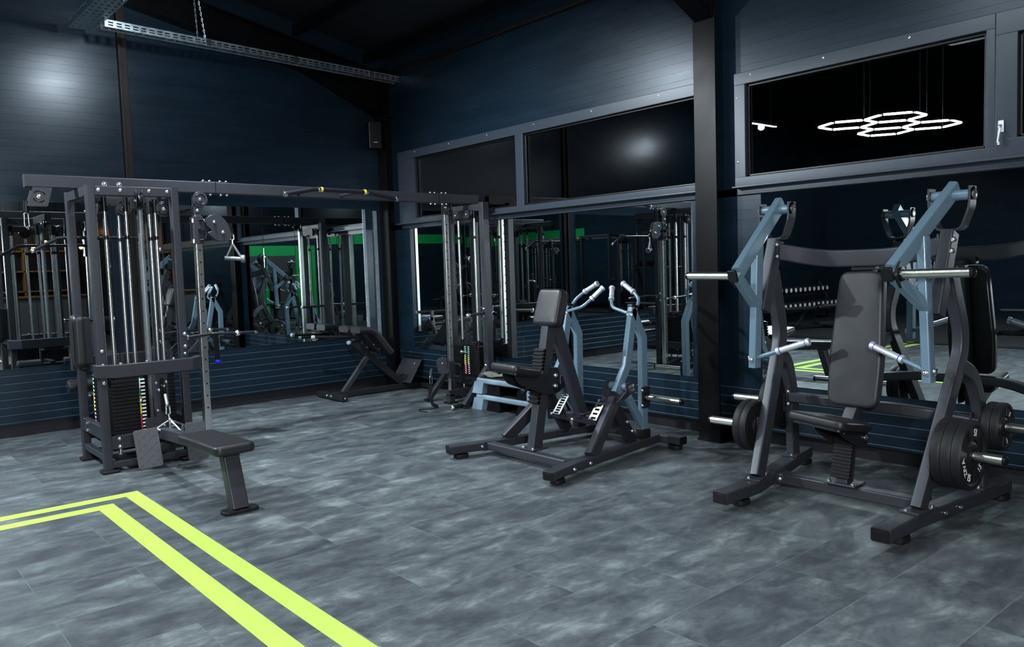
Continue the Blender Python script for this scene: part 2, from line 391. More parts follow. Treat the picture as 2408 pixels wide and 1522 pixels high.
# ---- windows
def bar(mb, y0, y1, z0, z1, x0=-.05, x1=.03):
    x0 += WB; x1 += WB; mb.box(((x0+x1)/2, (y0+y1)/2, (z0+z1)/2), (x1-x0, abs(y1-y0), z1-z0), r=.005)
def window(n, yL, yR, z0, z1, panes, label):
    """outer frame yL..yR; panes: glass openings"""
    m = MB()
    gz0, gz1 = panes[0][2], panes[0][3]
    bar(m, yL, yR, gz1, z1); bar(m, yL, yR, z0, gz0)
    ys = [yL]+[v for p in panes for v in (p[0], p[1])]+[yR]
    for a, b in zip(ys[0::2], ys[1::2]): bar(m, a, b, gz0-.004, gz1+.004, -.049, .029)
    m.box((WB-.045, (yL+yR)/2, z0+.004), (.10, abs(yR-yL), .014), r=.004)     # sill
    m.box((WB-.012, (yL+yR)/2, z0-.028), (.02, abs(yR-yL), .05), r=.003)
    o = m.build('window_%d' % n, M['window_frame'], origin=(0, (yL+yR)/2, z0)); struct(o); o['label'] = label
    for (a, b, c, d) in panes:
        g = MB(); g.box((WB+.008, (a+b)/2, (c+d)/2), (.012, abs(b-a)+.02, d-c+.02), r=.001); g.build('glass_pane', M['glass'], o, sharp=4)
        e = MB(); y0, y1 = min(a, b), max(a, b)
        for q in ((y0, y0+.02, c, d), (y1-.02, y1, c, d), (y0, y1, c, c+.02), (y0, y1, d-.02, d)): bar(e, *q, x0=-.018, x1=0)
        e.build('glazing_bead', M['black_plastic'], o)
    return o
window(1, -.356, -5.02, 2.048, 2.939, [(-.708, -2.60, 2.112, 2.839), (-2.72, -4.90, 2.112, 2.839)], 'dark two pane window between the corner and the black column')
w2 = window(2, -5.25, -7.116, 2.048, 2.939, [(-5.349, -7.062, 2.131, 2.845)], 'dark window on the right showing a reflected hexagon lamp')
w3 = window(3, -7.116, -9.2, 2.048, 2.939, [(-7.238, -9.08, 2.175, 2.80)], 'opening window sash with lever handle at the right edge')
w1 = bpy.data.objects['window_1']
bolts(w1, (-1, 0, 0), [(WB-.05, y, 2.905) for y in (-.75, -1.45, -2.15, -2.9, -3.7, -4.5)], .006)
bolts(w2, (-1, 0, 0), [(WB-.05, y, 2.91) for y in (-5.4, -6.0, -6.6)]+[(WB-.05, -5.28, 2.75), (WB-.05, -5.28, 2.25)], .006)
h = MB(); h.box((WB-.057, -7.155, 2.249), (.014, .034, .075), r=.006); h.tube([(WB-.06, -7.155, 2.252), (WB-.09, -7.155, 2.252), (WB-.092, -7.153, 2.147), (WB-.09, -7.153, 2.136)], .010, 10, .02)
h.build('window_handle', M['grip'], w3)
# night outside the windows
m = MB(); m.quad((2.5, -12, -1), (2.5, 3, -1), (2.5, 3, 6), (2.5, -12, 6)); struct(m.build('wall_outside', M['roof']))
# ---- floor marking
def stripe_frame(name, off, w, label):
    """two legs of a painted rectangle: corner at (-4.148,-3.024)"""
    m = MB(); x1 = -4.148-off; y1 = -3.024-off; x0 = x1-w; y0 = y1-w
    xs = -9.2; ye = -12.
    m.loft([[V((xs, y0, .0006)), V((xs, y1, .0006)), V((xs, y1, .0016)), V((xs, y0, .0016))], [V((x0, y0, .0006)), V((x1, y1, .0006)), V((x1, y1, .0016)), V((x0, y0, .0016))], [V((x0, ye, .0006)), V((x1, ye, .0006)), V((x1, ye, .0016)), V((x0, ye, .0016))]])
    tag(m.build(name, M['tape'], origin=(x1, y1, 0)), label, 'floor line')
stripe_frame('floor_marking', 0, .103, 'outer of the two lime green lines on the floor')
stripe_frame('floor_marking', .213, .108, 'inner of the two lime green lines on the floor')

# ---- cable trays and chains
def tray(p0, p1, w, h, label, up=(0, 0, 1)):
    p0, p1 = V(p0), V(p1); s, u, d = frame_of(p1-p0, up); L = (p1-p0).length
    root = thing('cable_tray', label, 'cable tray', p0)
    t = .0025
    bm_ = MB(); nb = int(L/.10); rows = max(2, int(w/.05)); cell = w/rows
    def BQ(a, b, x0, x1):
        A = p0+d*a; B = p0+d*b; bm_.quad(A+s*x0, B+s*x0, B+s*x1, A+s*x1)
    for q in range(rows):
        x0 = -w/2+q*cell
        BQ(0, L, x0, x0+cell*.3); BQ(0, L, x0+cell*.7, x0+cell)
        for i in range(nb): BQ(L*i/nb, L*i/nb+.055, x0+cell*.3, x0+cell*.7)
    bm_.build('tray_base', M['galv'], root)
    for sg in (-1, 1):
        mb = MB(); n = int(L/.075); o0 = s*(sg*w/2)
        zs = [0, h*.22, h*.40, h*.60, h*.78, h]
        def Q(a, b, z0, z1):
            A = p0+d*a+o0; B = p0+d*b+o0
            mb.quad(A+u*z0, B+u*z0, B+u*z1, A+u*z1)
        for k in (0, 2, 4): Q(0, L, zs[k], zs[k+1])
        for i in range(n):
            a = L*i/n
            for k in (1, 3):
                off = .5 if k == 3 else 0
                b0 = a+.075*(.0+off*.35); Q(a, min(a+.030, L), zs[k], zs[k+1])
        for z in (0, h):
            mb.loft([[p0+o0+u*z+s*a+u*b for a, b in ((-.004, -.003), (.004, -.003), (.004, .003), (-.004, .003))], [p1+o0+u*z+s*a+u*b for a, b in ((-.004, -.003), (.004, -.003), (.004, .003), (-.004, .003))]])
        mb.build('tray_side', M['galv'], root)
    for k in range(1, int(L/1.0)+1):
        q = p0+d*k*1.0; sz = (.05 if abs(d.x) > .5 else .004, .004 if abs(d.x) > .5 else .05, h*1.02)
        for sg in (-1, 1): j = MB(); j.box(q+u*h*.5+s*(sg*(w/2+.002)), sz, r=.001); j.build('joint_plate', M['zinc'], root)
    return root
tray((-3.54, -.60, 3.865), (WB-.01, -.36, 3.80), .11, .065, 'long perforated cable tray running along the left wall to the corner')
tray((-3.66, -.30, 3.90), (-3.60, -11., 3.90), .22, .065, 'cable tray running forward from the left wall at the top left')
def chain(p0, p1, n, label):
    p0, p1 = V(p0), V(p1); m = MB(); d = (p1-p0)/n; s, u, t = frame_of(d)
    for i in range(n):
        c = p0+d*(i+.5); a = s if i % 2 else u; L = d.length*.68; r = .009
        pts = [c+t*(-L+r)+a*-r*.8, c+t*(L-r)+a*-r*.8, c+t*L, c+t*(L-r)+a*r*.8, c+t*(-L+r)+a*r*.8, c-t*L]
        pts.append(pts[0]); m.tube(pts, .0028, 6)
    tag(m.build('hanging_chain', M['galv'], origin=p1), label, 'chain', 'chains holding the cable tray')
chain((-2.60, -.47, 3.90), (-2.63, -.47, 4.62), 26, 'left strand of the chain pair holding the long cable tray')
chain((-2.52, -.47, 3.90), (-2.61, -.47, 4.62), 26, 'right strand of the chain pair holding the long cable tray')

# ---- loudspeaker high on the corner column
sp = thing('wall_speaker', 'black loudspeaker mounted high beside the corner column', 'speaker', (-.40, -.22, 2.97))
m = MB(); a = R(18); ex, ey = V((math.cos(a), -math.sin(a), 0)), V((math.sin(a), math.cos(a), 0))
m.pad(round_poly([(-.085, -.07), (.085, -.07), (.07, .07), (-.07, .07)], .02), (-.41, -.23, 2.985), ex, ey, (0, 0, 1), .33, .012)
m.build('cabinet', M['black_plastic'], sp)
m = MB(); m.box(V((-.41, -.23, 3.06))-ey*.072, (.05, .004, .009), (ex, ey, V((0, 0, 1))), .001); m.build('badge', M['grip'], sp)
m = MB(); m.tube([(-.40, -.16, 3.14), (-.33, -.14, 3.14), (-.28, -.13, 3.14)], .012); m.build('bracket', M['black_plastic'], sp)
# ------------------------------------------------------------------ shared machine pieces
def foot_pad(parent, c, rot=0):
    m = MB(); a = R(rot); ex, ey = V((math.cos(a), math.sin(a), 0)), V((-math.sin(a), math.cos(a), 0))
    m.pad(rrect(.115, .085, .035, 4), (c[0], c[1], 0), ex, ey, (0, 0, 1), .034, .008)
    return m.build('rubber_foot', M['rubber'], parent)
def end_cap(parent, p, d, w, h, up=(0, 0, 1)):
    s, u, t = frame_of(d, up); m = MB(); m.pad(rrect(w, h, .012), V(p)-t*.004, s, u, t, .007, .003)
    m.pad(rrect(w*.72, h*.62, .008), V(p), s, u, t, .0045, .001); return m.build('end_cap', M['black_plastic'], parent)
def peg(parent, p0, p1, r=.0245, plate=None):
    p0, p1 = V(p0), V(p1); d = (p1-p0).normalized(); L = (p1-p0).length
    m = MB(); m.lathe(p0, d, [(r, 0), (r, L-.012), (r*.98, L-.008)]); o = m.build('weight_peg', M['satin'], parent)
    c = MB(); c.lathe(p1-d*.010, d, [(r*1.0, 0), (r*1.02, .004), (r*.95, .016), (r*.6, .022), (0, .023)]); c.build('peg_cap', M['black_plastic'], o)
    f = MB(); f.lathe(p0, d, [(r*1.5, 0), (r*1.5, .01), (r, .012)]); f.build('peg_collar', M['black_plastic'], o)
    return o
def grip(parent, p0, p1, r=.0185, ringmat='blue_cap'):
    p0, p1 = V(p0), V(p1); d = (p1-p0).normalized(); L = (p1-p0).length
    prof = [(r*1.22, 0), (r*1.25, .006), (r*1.25, .018), (r*1.02, .022)]
    n = 7
    for k in range(n+1):
        z = .024+(L-.055)*k/n; prof += [(r*(1.0 if k % 2 else 1.045), z)]
    prof += [(r*1.02, L-.026), (r*1.28, L-.020), (r*1.3, L-.006), (r*1.15, L), (.0002, L)]
    m = MB(); m.lathe(p0, d, prof, 18); o = m.build('grip', M['grip'], parent)
    for z in (.022, L-.028):
        q = MB(); q.lathe(p0+d*z, d, [(r*1.08, 0), (r*1.08, .004)], 18); q.build('grip_ring', M[ringmat], o)
    return o
def ratchet(parent, p0, p1, side, w, n, d=.030):
    """stack of ridges on the front of a seat post; side = outward direction"""
    p0, p1 = V(p0), V(p1); t = (p1-p0).normalized(); out = V(side); out = (out-t*out.dot(t)).normalized(); ey = t.cross(out).normalized()
    m = MB(); L = (p1-p0).length; m.pad(rrect(w*1.02, L, .006), (p0+p1)/2, ey, t, ey.cross(t), .012, .003) if False else None
    for k in range(n):
        c = p0+t*L*(k+.5)/n
        sec = [(-w/2, -L/n*.42), (w/2, -L/n*.42), (w/2, L/n*.12), (-w/2, L/n*.12)]
        m.loft([[c+ey*x+t*y+out*.0 for x, y in sec], [c+ey*x+t*y*.9+out*d*.7 for x, y in sec], [c+ey*x+t*(y*.55)+out*d for x, y in sec]])
    m.loft([[p0+ey*x+out*z for x, z in ((-w/2, -.002), (w/2, -.002), (w/2, d*.55), (-w/2, d*.55))], [p1+ey*x+out*z for x, z in ((-w/2, -.002), (w/2, -.002), (w/2, d*.55), (-w/2, d*.55))]])
    return m.build('adjustment_rack', M['rubber'], parent)
def text_mesh(body, size, depth=.0012):
    cu = bpy.data.curves.new('lettering', 'FONT'); cu.body = body; cu.size = size; cu.extrude = depth; cu.align_x = 'CENTER'; cu.align_y = 'CENTER'; cu.resolution_u = 3
    o = bpy.data.objects.new('t', cu); COL.objects.link(o); dg = bpy.context.evaluated_depsgraph_get()
    me = bpy.data.meshes.new_from_object(o.evaluated_get(dg)); bpy.data.objects.remove(o); me.name = 'lettering'; return me
def lettering(parent, body, size, mat_, M4, sx=1.):
    me = text_mesh(body, size); me.materials.clear(); me.materials.append(M[mat_])
    me.transform(M4 @ Matrix.Diagonal((sx, 1, 1, 1))); o = bpy.data.objects.new('lettering', me); COL.objects.link(o); o.parent = parent; return o

# ------------------------------------------------------------------ seated chest press (right)
YC = -6.65
PR = thing('chest_press_machine', 'plate loaded seated chest press with tall backrest in front of the right mirror', 'gym machine', (-1.1, YC, 0))
RY0 = {1: -6.21, -1: -7.165}; RYB = {1: -5.985, -1: -7.255}
def yl(s, x):        # centre line of the rail / leg plane
    if x < -1.44: return RY0[s]
    t = (x+1.44)/(.98); return RY0[s]+(RYB[s]-RY0[s])*t
UP = V((0, 0, 1))
for s in (1, -1):
    m = MB(); m.sweep([(-1.775, RY0[s], .085), (-1.42, RY0[s], .085), (-.40, yl(s, -.40), .085)], .105, .075, r=.012)
    rail = m.build('base_rail', M['frame'], PR)
    end_cap(rail, (-1.775, RY0[s], .085), (-1, 0, 0), .10, .07); end_cap(rail, (-.40, yl(s, -.40), .085), (1, 0, 0), .10, .07)
    for x in (-1.56, -.42): foot_pad(PR, (x, yl(s, x) if x > -1 else RY0[s]))
    # mounting flanges
    for x in (-1.36, -.665):
        d = V((.98, RYB[s]-RY0[s], 0)).normalized(); m = MB(); m.box((x, yl(s, x), .128), (.20, .112, .012), (d, V((-d.y, d.x, 0)), UP), .004); m.build('leg_flange', M['frame'], PR)
    bolts(PR, UP, [(-1.445, yl(s, -1.44)+.02, .134), (-1.28, yl(s, -1.28)-.03, .134), (-.745, yl(s, -.74)-.02, .134), (-.58, yl(s, -.6)+.03, .134)])
    if s < 0: bolts(PR, (0, -1, 0), [(-1.19, yl(s, -1.19)-.053, .085), (-1.03, yl(s, -1.03)-.053, .085)])
    # curved front leg and arch to rear leg
    path = [(-1.36, .13), (-1.04, .72), (-.925, .93), (-.92, 1.06), (-1.0, 1.26), (-1.055, 1.40)]
    path3 = fillet([(x, yl(s, x), z) for x, z in path], .16, 6)
    m = MB(); m.sweep(path3, .062, .098, up=(0, 1, 0), sec=rrect(.098, .062, .012)); m.build('front_leg', M['frame'], PR)
    arch = fillet([(-.665, yl(s, -.665), .13), (-.70, yl(s, -.7), .60), (-.80, yl(s, -.80), .80), (-.945, yl(s, -.94), .86)], .2, 7)
    m = MB(); m.sweep(arch, .062, .09, up=(0, 1, 0), sec=rrect(.088, .06, .012)); m.build('rear_leg', M['frame'], PR)
    # upright post with yoke
    yp = {1: -6.125, -1: -7.19}[s]
    m = MB(); m.sweep([(-1.185, yp-.004*s, 1.155), (-1.02, yp, 1.60)], .075, .085, up=(0, 1, 0), sec=rrect(.09, .07, .01)); m.build('upright_post', M['frame'], PR)
    m = MB(); yk = [(-1.0, yp-.105, 1.845), (-1.0, yp-.105, 1.74), (-1.005, yp-.062, 1.614), (-1.005, yp+.062, 1.614), (-1.0, yp+.105, 1.74), (-1.0, yp+.105, 1.845)]
    m.sweep(fillet(yk, .03, 4), .012, .085, up=(1, 0, 0), sec=rrect(.012, .085, .002)); 
    for q in (-1, 1): m.lathe((-1.0, yp+q*.105-.006, 1.80), (0, 1, 0), [(.0425, 0), (.0425, .012)], 24)
    m.build('yoke', M['frame'], PR)
    m = MB(); m.cyl((-1.0, yp-.098, 1.80), (-1.0, yp+.098, 1.80), .029); m.build('pivot_tube', M['lever'], PR)
    for q in (-1, 1): m = MB(); m.lathe((-1.0, yp+q*.110, 1.80), (0, q, 0), [(.030, 0), (.030, .010), (.022, .014), (.0, .015)], 18); m.build('pivot_cap', M['chrome'], PR)
    # lever arm: diagonal, hanging tube, brace
    ya = {1: -6.115, -1: -7.18}[s]; yt = {1: -6.15, -1: -7.085}[s]
    m = MB()
    m.sweep([(-.955, yp, 1.845), (-1.485, yt, 1.405)], .085, .052, up=(0, 1, 0), sec=rrect(.088, .052, .010))
    m.sweep([(-1.232, ya+(yt-ya)*.45, 1.58), (-1.255, ya, .80)], .075, .05, up=(0, 1, 0), sec=rrect(.074, .05, .010))
    m.sweep([(-1.50, yt, 1.395), (-1.25, ya+(yt-ya)*.2, 1.20)], .06, .05, up=(0, 1, 0), sec=rrect(.062, .05, .008))
    arm = m.build('lever_arm', M['lever'], PR)
    m = MB(); ez_ = V((-.94, 0, -.35)).normalized(); m.pad(rrect(.062, .078, .012), V((-1.522, yt, 1.392)), V((0, 1, 0)), ez_.cross(V((0, 1, 0))), ez_, .02, .006); m.build('end_cap', M['black_plastic'], arm)
    m = MB(); m.box((-1.462, yt+s*.033, 1.385), (.11, .014, .10), (V((.75, 0, -.66)), V((0, 1, 0)), V((.66, 0, .75))), .006); m.build('peg_plate', M['frame_dark'], arm)
    bolts(arm, (0, s, 0), [(-1.43, yt+s*.041, 1.36), (-1.42, yt+s*.041, 1.405)], .009)
    peg(arm, (-1.462, yt+s*.038, 1.388), (-1.462, yt+s*.385, 1.392))
    m = MB(); h0 = V((-1.255, ya-s*.02, .865)); h1 = V((-1.2, YC+s*.20, .975)); m.tube([h0, h1], .0145, 14); m.build('handle_bar', M['lever'], arm)
    grip(arm, h0.lerp(h1, .40), h1+ (h1-h0).normalized()*.012, .0195)
    bolts(arm, (0, s, 0), [(-1.25, ya+s*.026, .86)], .018)
    bolts(arm, (-1, 0, 0), [(-1.298, ya, .855)], .014)
# crossbars
m = MB(); m.sweep([(-1.125, -6.20, .085), (-1.125, -7.12, .085)], .09, .07, r=.012); m.build('base_crossbar', M['frame'], PR)
for y in (-6.205, -7.115): m = MB(); m.box((-1.125, y, .085), (.13, .012, .085)); m.build('crossbar_flange', M['frame'], PR)
None; bolts(PR, (-1, 0, 0), [(-1.172, -6.235, .085)], .012)
m = MB(); m.sweep(fillet([(-1.03, -6.13, 1.535), (-.93, -6.40, 1.475), (-.93, -6.88, 1.475), (-1.03, -7.18, 1.535)], .25, 8), .05, .105, r=.012); m.build('upper_crossbar', M['frame'], PR)
for y, q in ((-6.165, -1), (-7.145, 1)):
    m = MB(); m.box((-1.03, y, 1.535), (.075, .012, .12)); m.build('crossbar_flange', M['frame'], PR)
bolts(PR, (-.6, -.8, 0), [(-1.072, -6.172, 1.575), (-1.072, -6.172, 1.50)], .010)
bolts(PR, (-.7, -.7, .3), [(-1.07, -7.228, 1.56), (-1.09, -7.228, 1.50)], .013)
m = MB(); m.sweep(fillet([(-.72, -6.04, .535), (-.85, -6.32, .56), (-.85, -6.95, .56), (-.73, -7.23, .505)], .12, 5), .075, .065, r=.012); m.build('rear_crossbar', M['frame'], PR)
for y, z in ((-6.055, .54), (-7.215, .51)): m = MB(); m.box((-.735, y, z), (.09, .014, .12)); m.build('crossbar_flange', M['frame_dark'], PR)
bolts(PR, (-.7, -.7, 0), [(-.775, -6.065, .58), (-.775, -6.065, .495)], .010)
# seat post with ratchet, spine behind backrest
m = MB(); m.sweep([(-1.125, -6.64, .12), (-1.06, -6.643, .50), (-.965, -6.645, .62), (-.825, -6.65, 1.43)], .075, .075, up=(0, 1, 0), sec=rrect(.085, .075, .01)); m.build('seat_post', M['frame'], PR)
m = MB(); m.box((-1.125, -6.64, .128), (.15, .20, .014), r=.006); m.build('post_flange', M['frame'], PR)
bolts(PR, UP, [(-1.17, -6.565, .135), (-1.17, -6.715, .135)], .013)
ratchet(PR, (-1.162, -6.64, .16), (-1.098, -6.643, .44), (-1, 0, .15), .115, 14)
# backrest
nrm = V((-.815, 0, .145)).normalized()
bt, bb = V((-.955, YC-.015, 1.395)), V((-1.075, YC-.01, .585)); e = (bt-bb).normalized(); L = (bt-bb).length; ey = V((0, -1, 0)); ez = ey.cross(e)
if ez.x > 0: ey = -ey; ez = ey.cross(e)
out = round_poly([(-.155, -L/2), (.155, -L/2), (.165, -L*.18), (.135, L/2), (-.135, L/2), (-.165, -L*.18)], .07, 6)
m = MB(); m.pad(out, (bt+bb)/2-ez*.05, ey, e, ez, .065, .022, 5, .004); m.build('backrest', M['leather_grey'], PR)
m = MB(); m.pad([(p[0]*.93, p[1]*.97) for p in out], (bt+bb)/2-ez*.066, ey, e, ez, .018, .004); m.build('backrest_board', M['black_plastic'], PR)
m = MB(); m.box((-.90, -6.66, 1.425), (.06, .15, .05)); m.build('backrest_bracket', M['frame_dark'], PR)
bolts(PR, (-1, 0, .2), [(-.933, -6.605, 1.43), (-.933, -6.715, 1.43)], .009)
# seat
sA, sB, sC, sD = V((-1.40, -6.415, .592)), V((-1.43, -6.795, .560)), V((-1.06, -6.80, .500)), V((-1.03, -6.48, .512))
cc = (sA+sB+sC+sD)/4; ex = (sD-sA+sC-sB).normalized(); ey0 = (sA-sB+sD-sC).normalized(); ez = ex.cross(ey0).normalized(); ey = ez.cross(ex)
out = [((p-cc).dot(ex), (p-cc).dot(ey)) for p in (sA, sB, sC, sD)]
m = MB(); m.pad(round_poly(out, .06, 6), cc-ez*.055, ex, ey, ez, .055, .02, 5, .004); m.build('seat', M['leather'], PR)
m = MB(); m.pad(round_poly([(p[0]*.9, p[1]*.9) for p in out], .05, 5), cc-ez*.07, ex, ey, ez, .016, .003); m.build('seat_board', M['black_plastic'], PR)
for y in (-6.575, -6.72):
    m = MB(); m.plate(round_poly([(-.27, .03), (-.20, -.02), (-.02, -.11), (.085, -.11), (.085, .045), (-.25, .055)], .02, 4), (-1.085, y, .455), (1, 0, 0), (0, 0, 1), .008); m.build('seat_bracket', M['frame_dark'], PR)
bolts(PR, (0, -1, 0), [(-1.04, -6.726, .40), (-1.03, -6.726, .47)], .014)
bolts(PR, (0, 0, -1), [(-1.32, -6.56, .488), (-1.32, -6.74, .478), (-1.12, -6.75, .452)], .009)
# storage pegs for plates
FP = {1: (-1.20, .415), -1: (-1.20, .425)}; RP = {1: (-.70, .492), -1: (-.68, .495)}
for s in (1, -1):
    x, z = FP[s]; y0 = yl(s, x)+s*.045; peg(PR, (x, y0, z), (x, {1: -5.735, -1: -7.535}[s], z-.004), .0245)
    m = MB(); m.box((x, y0-s*.008, z), (.075, .016, .13), r=.006); m.build('peg_plate', M['frame'], PR)
    x, z = RP[s]; y0 = yl(s, x)+s*.045; peg(PR, (x, y0, z), (x, {1: -5.585, -1: -7.56}[s], z-.004), .0245)
    m = MB(); m.box((x, y0-s*.008, z), (.075, .016, .13), r=.006); m.build('peg_plate', M['frame_dark'], PR)

# ---- weight plates (each a thing; lettering and hub are parts)
def weight_plate(c, s, rad, th, kg, rot, label, front=False):
    """plate on a peg along y; s = outward side"""
    root = thing('weight_plate', label, 'weight plate', c, 'rubber weight plates on the chest press pegs'); c = V(c); d = V((0, s, 0))
    m = MB(); h = th/2
    prof = [(.026, -h*.9), (rad*.30, -h*.9), (rad*.36, -h*.55), (rad*.80, -h*.55), (rad*.86, -h), (rad*.97, -h), (rad, -h*.6), (rad, h*.6), (rad*.97, h), (rad*.86, h), (rad*.80, h*.45), (rad*.40, h*.45), (rad*.34, h*.85), (rad*.28, h), (.026, h)]
    m.lathe(c, d, prof, 56); m.build('plate_body', M['rubber'], root)
    m = MB(); m.lathe(c, d, [(.026, h*.8), (.036, h*.8), (.036, h*1.12), (.026, h*1.12)], 28); m.build('hub_ring', M['black_plastic'], root)
    # three raised lands carrying the lettering
    e1, e2 = V((-s, 0, 0)), V((0, 0, 1))      # seen from outside: right, up
    e1 = V((s*1.0, 0, 0)) if s < 0 else V((-1, 0, 0))
    if s < 0: e1 = V((1, 0, 0))
    m = MB()
    for k in range(3):
        a0 = R(rot+120*k)-.62; pts = []
        A = [a0+1.24*i/10 for i in range(11)]
        ring = [(rad*.44*math.cos(a), rad*.44*math.sin(a)) for a in A]+[(rad*.83*math.cos(a), rad*.83*math.sin(a)) for a in reversed(A)]
        ring = list(reversed(ring))
        m.pad(ring, c+d*(h*.40), e1, e2, d, h*.38, .003, 2)
    m.build('spoke_web', M['rubber'], root)
    if front:
        for deg in ((76, 316, 244) if kg == 15 else (rot, rot+240)):
            a = R(deg); n_ = V((math.cos(a), math.sin(a)))
            p = c+d*(h*.80)+e1*(n_.x*rad*.66)+e2*(n_.y*rad*.66)
            ty = -(e1*n_.x+e2*n_.y); tx = e1*-n_.y+e2*n_.x
            mtx = Matrix((tx, ty, d)).transposed().to_4x4(); mtx.translation = p-c
            lettering(root, str(kg), rad*.30, 'white_print', mtx, .8)
        if kg == 15:
            a = R(203); n_ = V((math.cos(a), math.sin(a))); p = c+d*(h*.80)+e1*(n_.x*rad*.64)+e2*(n_.y*rad*.64)
            ty = e1*n_.x+e2*n_.y; tx = e1*n_.y-e2*n_.x
            mtx = Matrix((tx, ty, d)).transposed().to_4x4(); mtx.translation = p-c
            lettering(root, 'ZIVA', rad*.24, 'white_print', mtx, 1.1)
    return root
y = yl(-1, -1.2)-.072
for k, w in enumerate(('innermost of three large plates on the right front peg', 'middle one of three large plates on the right front peg', 'outermost large plate marked 15 on the right front peg')):
    weight_plate((-1.20, y-.052*k, .425), -1, .187, .050, 15, 76, w, k == 2)
y = yl(-1, -.68)-.065
for k, w in enumerate(('inner small plate on the right rear peg', 'outer small plate marked 5 on the right rear peg')):
    weight_plate((-.68, y-.047*k, .495), -1, .136, .044, 5, 45, w, k == 1)
y = yl(1, -1.2)+.07
for k, w in enumerate(('inner plate on the left front peg of the chest press', 'outer plate on the left front peg of the chest press')):
    weight_plate((-1.20, y+.050*k, .415), 1, .165, .047, 10, 30, w, k == 1)
y = yl(1, -.70)+.07
for k, w in enumerate(('inner plate on the left rear peg of the chest press', 'outer plate on the left rear peg of the chest press')):
    weight_plate((-.70, y+.050*k, .49), 1, .19, .047, 20, 30, w, k == 1)
# ------------------------------------------------------------------ seated row machine (middle)
RC = -4.5
RW = thing('row_machine', 'plate loaded seated row machine with chest pad and grey blue levers, beside the black column', 'gym machine', (-1.3, RC, 0))
def my(h, s): return RC+s*h
for s in (1, -1):
    m = MB(); m.sweep([(-2.105, my(.575, s), .075), (-1.80, my(.50, s), .075), (-.70, my(.335, s), .075)], .095, .065, r=.012); rail = m.build('base_rail', M['frame'], RW)
    end_cap(rail, (-2.105, my(.575, s), .075), (-.97, s*.24, 0), .09, .06)
    foot_pad(RW, (-2.0, my(.55, s), 0), -14*s)
    if s < 0: bolts(RW, (0, -1, 0), [(-1.86, my(.575, s), .075), (-1.66, my(.535, s), .075)], .012)
    # A-frame
    m = MB(); m.sweep([(-1.60, my(.48, s), .10), (-1.205, my(.36, s), .445)], .085, .065, up=(0, 1, 0), sec=rrect(.10, .065, .012)); m.build('front_leg', M['frame'], RW)
    m = MB(); m.sweep([(-1.02, my(.36, s), .10), (-1.235, my(.36, s), .43)], .085, .06, up=(0, 1, 0), sec=rrect(.095, .06, .012)); m.build('rear_leg', M['frame_dark'], RW)
    bolts(RW, (0, -1, 0), [(-1.10, my(.36, s)-.032, .27), (-1.045, my(.36, s)-.032, .19)], .012)
    yk = [(-1.13, my(.355, s)-.108, .575), (-1.14, my(.355, s)-.108, .52), (-1.19, my(.355, s)-.06, .452), (-1.19, my(.355, s)+.06, .452), (-1.14, my(.355, s)+.108, .52), (-1.13, my(.355, s)+.108, .575)]
    m = MB(); m.sweep(fillet(yk, .02, 3), .012, .11, up=(1, 0, .3), sec=rrect(.011, .115, .002))
    for q in (-1, 1): m.lathe((-1.125, my(.355, s)+q*.108-.006, .545), (0, 1, 0), [(.05, 0), (.05, .012)], 24)
    m.build('yoke', M['frame'], RW)
    m = MB(); m.cyl((-1.125, my(.355, s)-.10, .545), (-1.125, my(.355, s)+.10, .545), .030); m.build('pivot_tube', M['lever'], RW)
    for q in (-1, 1): m = MB(); m.lathe((-1.125, my(.355, s)+q*.113, .545), (0, q, 0), [(.030, 0), (.030, .008), (.02, .013), (0, .014)], 18); m.build('pivot_cap', M['chrome'], RW)
    # lever arm
    ya = my(.355, s); m = MB()
    m.sweep([(-.965, ya, 1.145), (-1.06, ya, .69), (-1.185, ya, .50)], .07, .05, up=(0, 1, 0), sec=rrect(.072, .05, .010))
    m.sweep([(-.985, ya, 1.13), (-.862, ya, .90), (-.872, ya, .165)], .07, .05, up=(0, 1, 0), sec=rrect(.072, .05, .010))
    m.sweep([(-1.08, ya, .50), (-.885, ya, .20)], .06, .045, up=(0, 1, 0), sec=rrect(.06, .045, .008))
    arm = m.build('lever_arm', M['lever'], RW)
    m = MB(); m.pad(rrect(.078, .055, .01), (-.967, ya, 1.142), V((1, 0, -.2)).normalized(), (0, 1, 0), V((.2, 0, 1)).normalized(), .022, .004); m.build('end_cap', M['black_plastic'], arm)
    m = MB(); m.box((-.872, ya, .140), (.10, .075, .075), r=.012); m.build('stop_block', M['rubber'], RW)
    m = MB(); m.box((-.868, ya+s*.031, .43), (.09, .014, .17), r=.005); m.build('peg_plate', M['frame_dark'], arm)
    bolts(arm, (-1, 0, 0), [(-.914, ya+s*.034, .49), (-.914, ya+s*.034, .37)], .010)
    peg(arm, (-.868, ya+s*.038, .43), (-.868, my(.735, s), .43))
    a = [(-1.0, my(.33, s), 1.10), (-.99, my(.165, s), 1.14), (-.955, my(.122, s), 1.185), (-.86, my(.047, s), 1.295)]
    b = [(-.96, my(.36, s), 1.10), (-.885, my(.355, s), 1.19), (-.858, my(.29, s), 1.245), (-.833, my(.138, s), 1.326)]
    for pth in (a, b):
        m = MB(); m.tube(pth, .0135, 12, .05); m.build('handle_bar', M['lever'], arm); grip(arm, V(pth[2]).lerp(V(pth[3]), .12), pth[3], .019)
    bolts(arm, (-.9, 0, .2), [(-1.005, ya+.016, 1.085), (-1.005, ya-.016, 1.085)], .012)
m = MB(); m.sweep([(-1.78, my(.47, 1), .075), (-1.78, my(.47, -1), .075)], .075, .06, r=.012); m.build('base_crossbar', M['frame'], RW)
for s in (1, -1): m = MB(); m.box((-1.80, my(.455, s), .075), (.10, .012, .07)); m.build('crossbar_flange', M['frame'], RW)
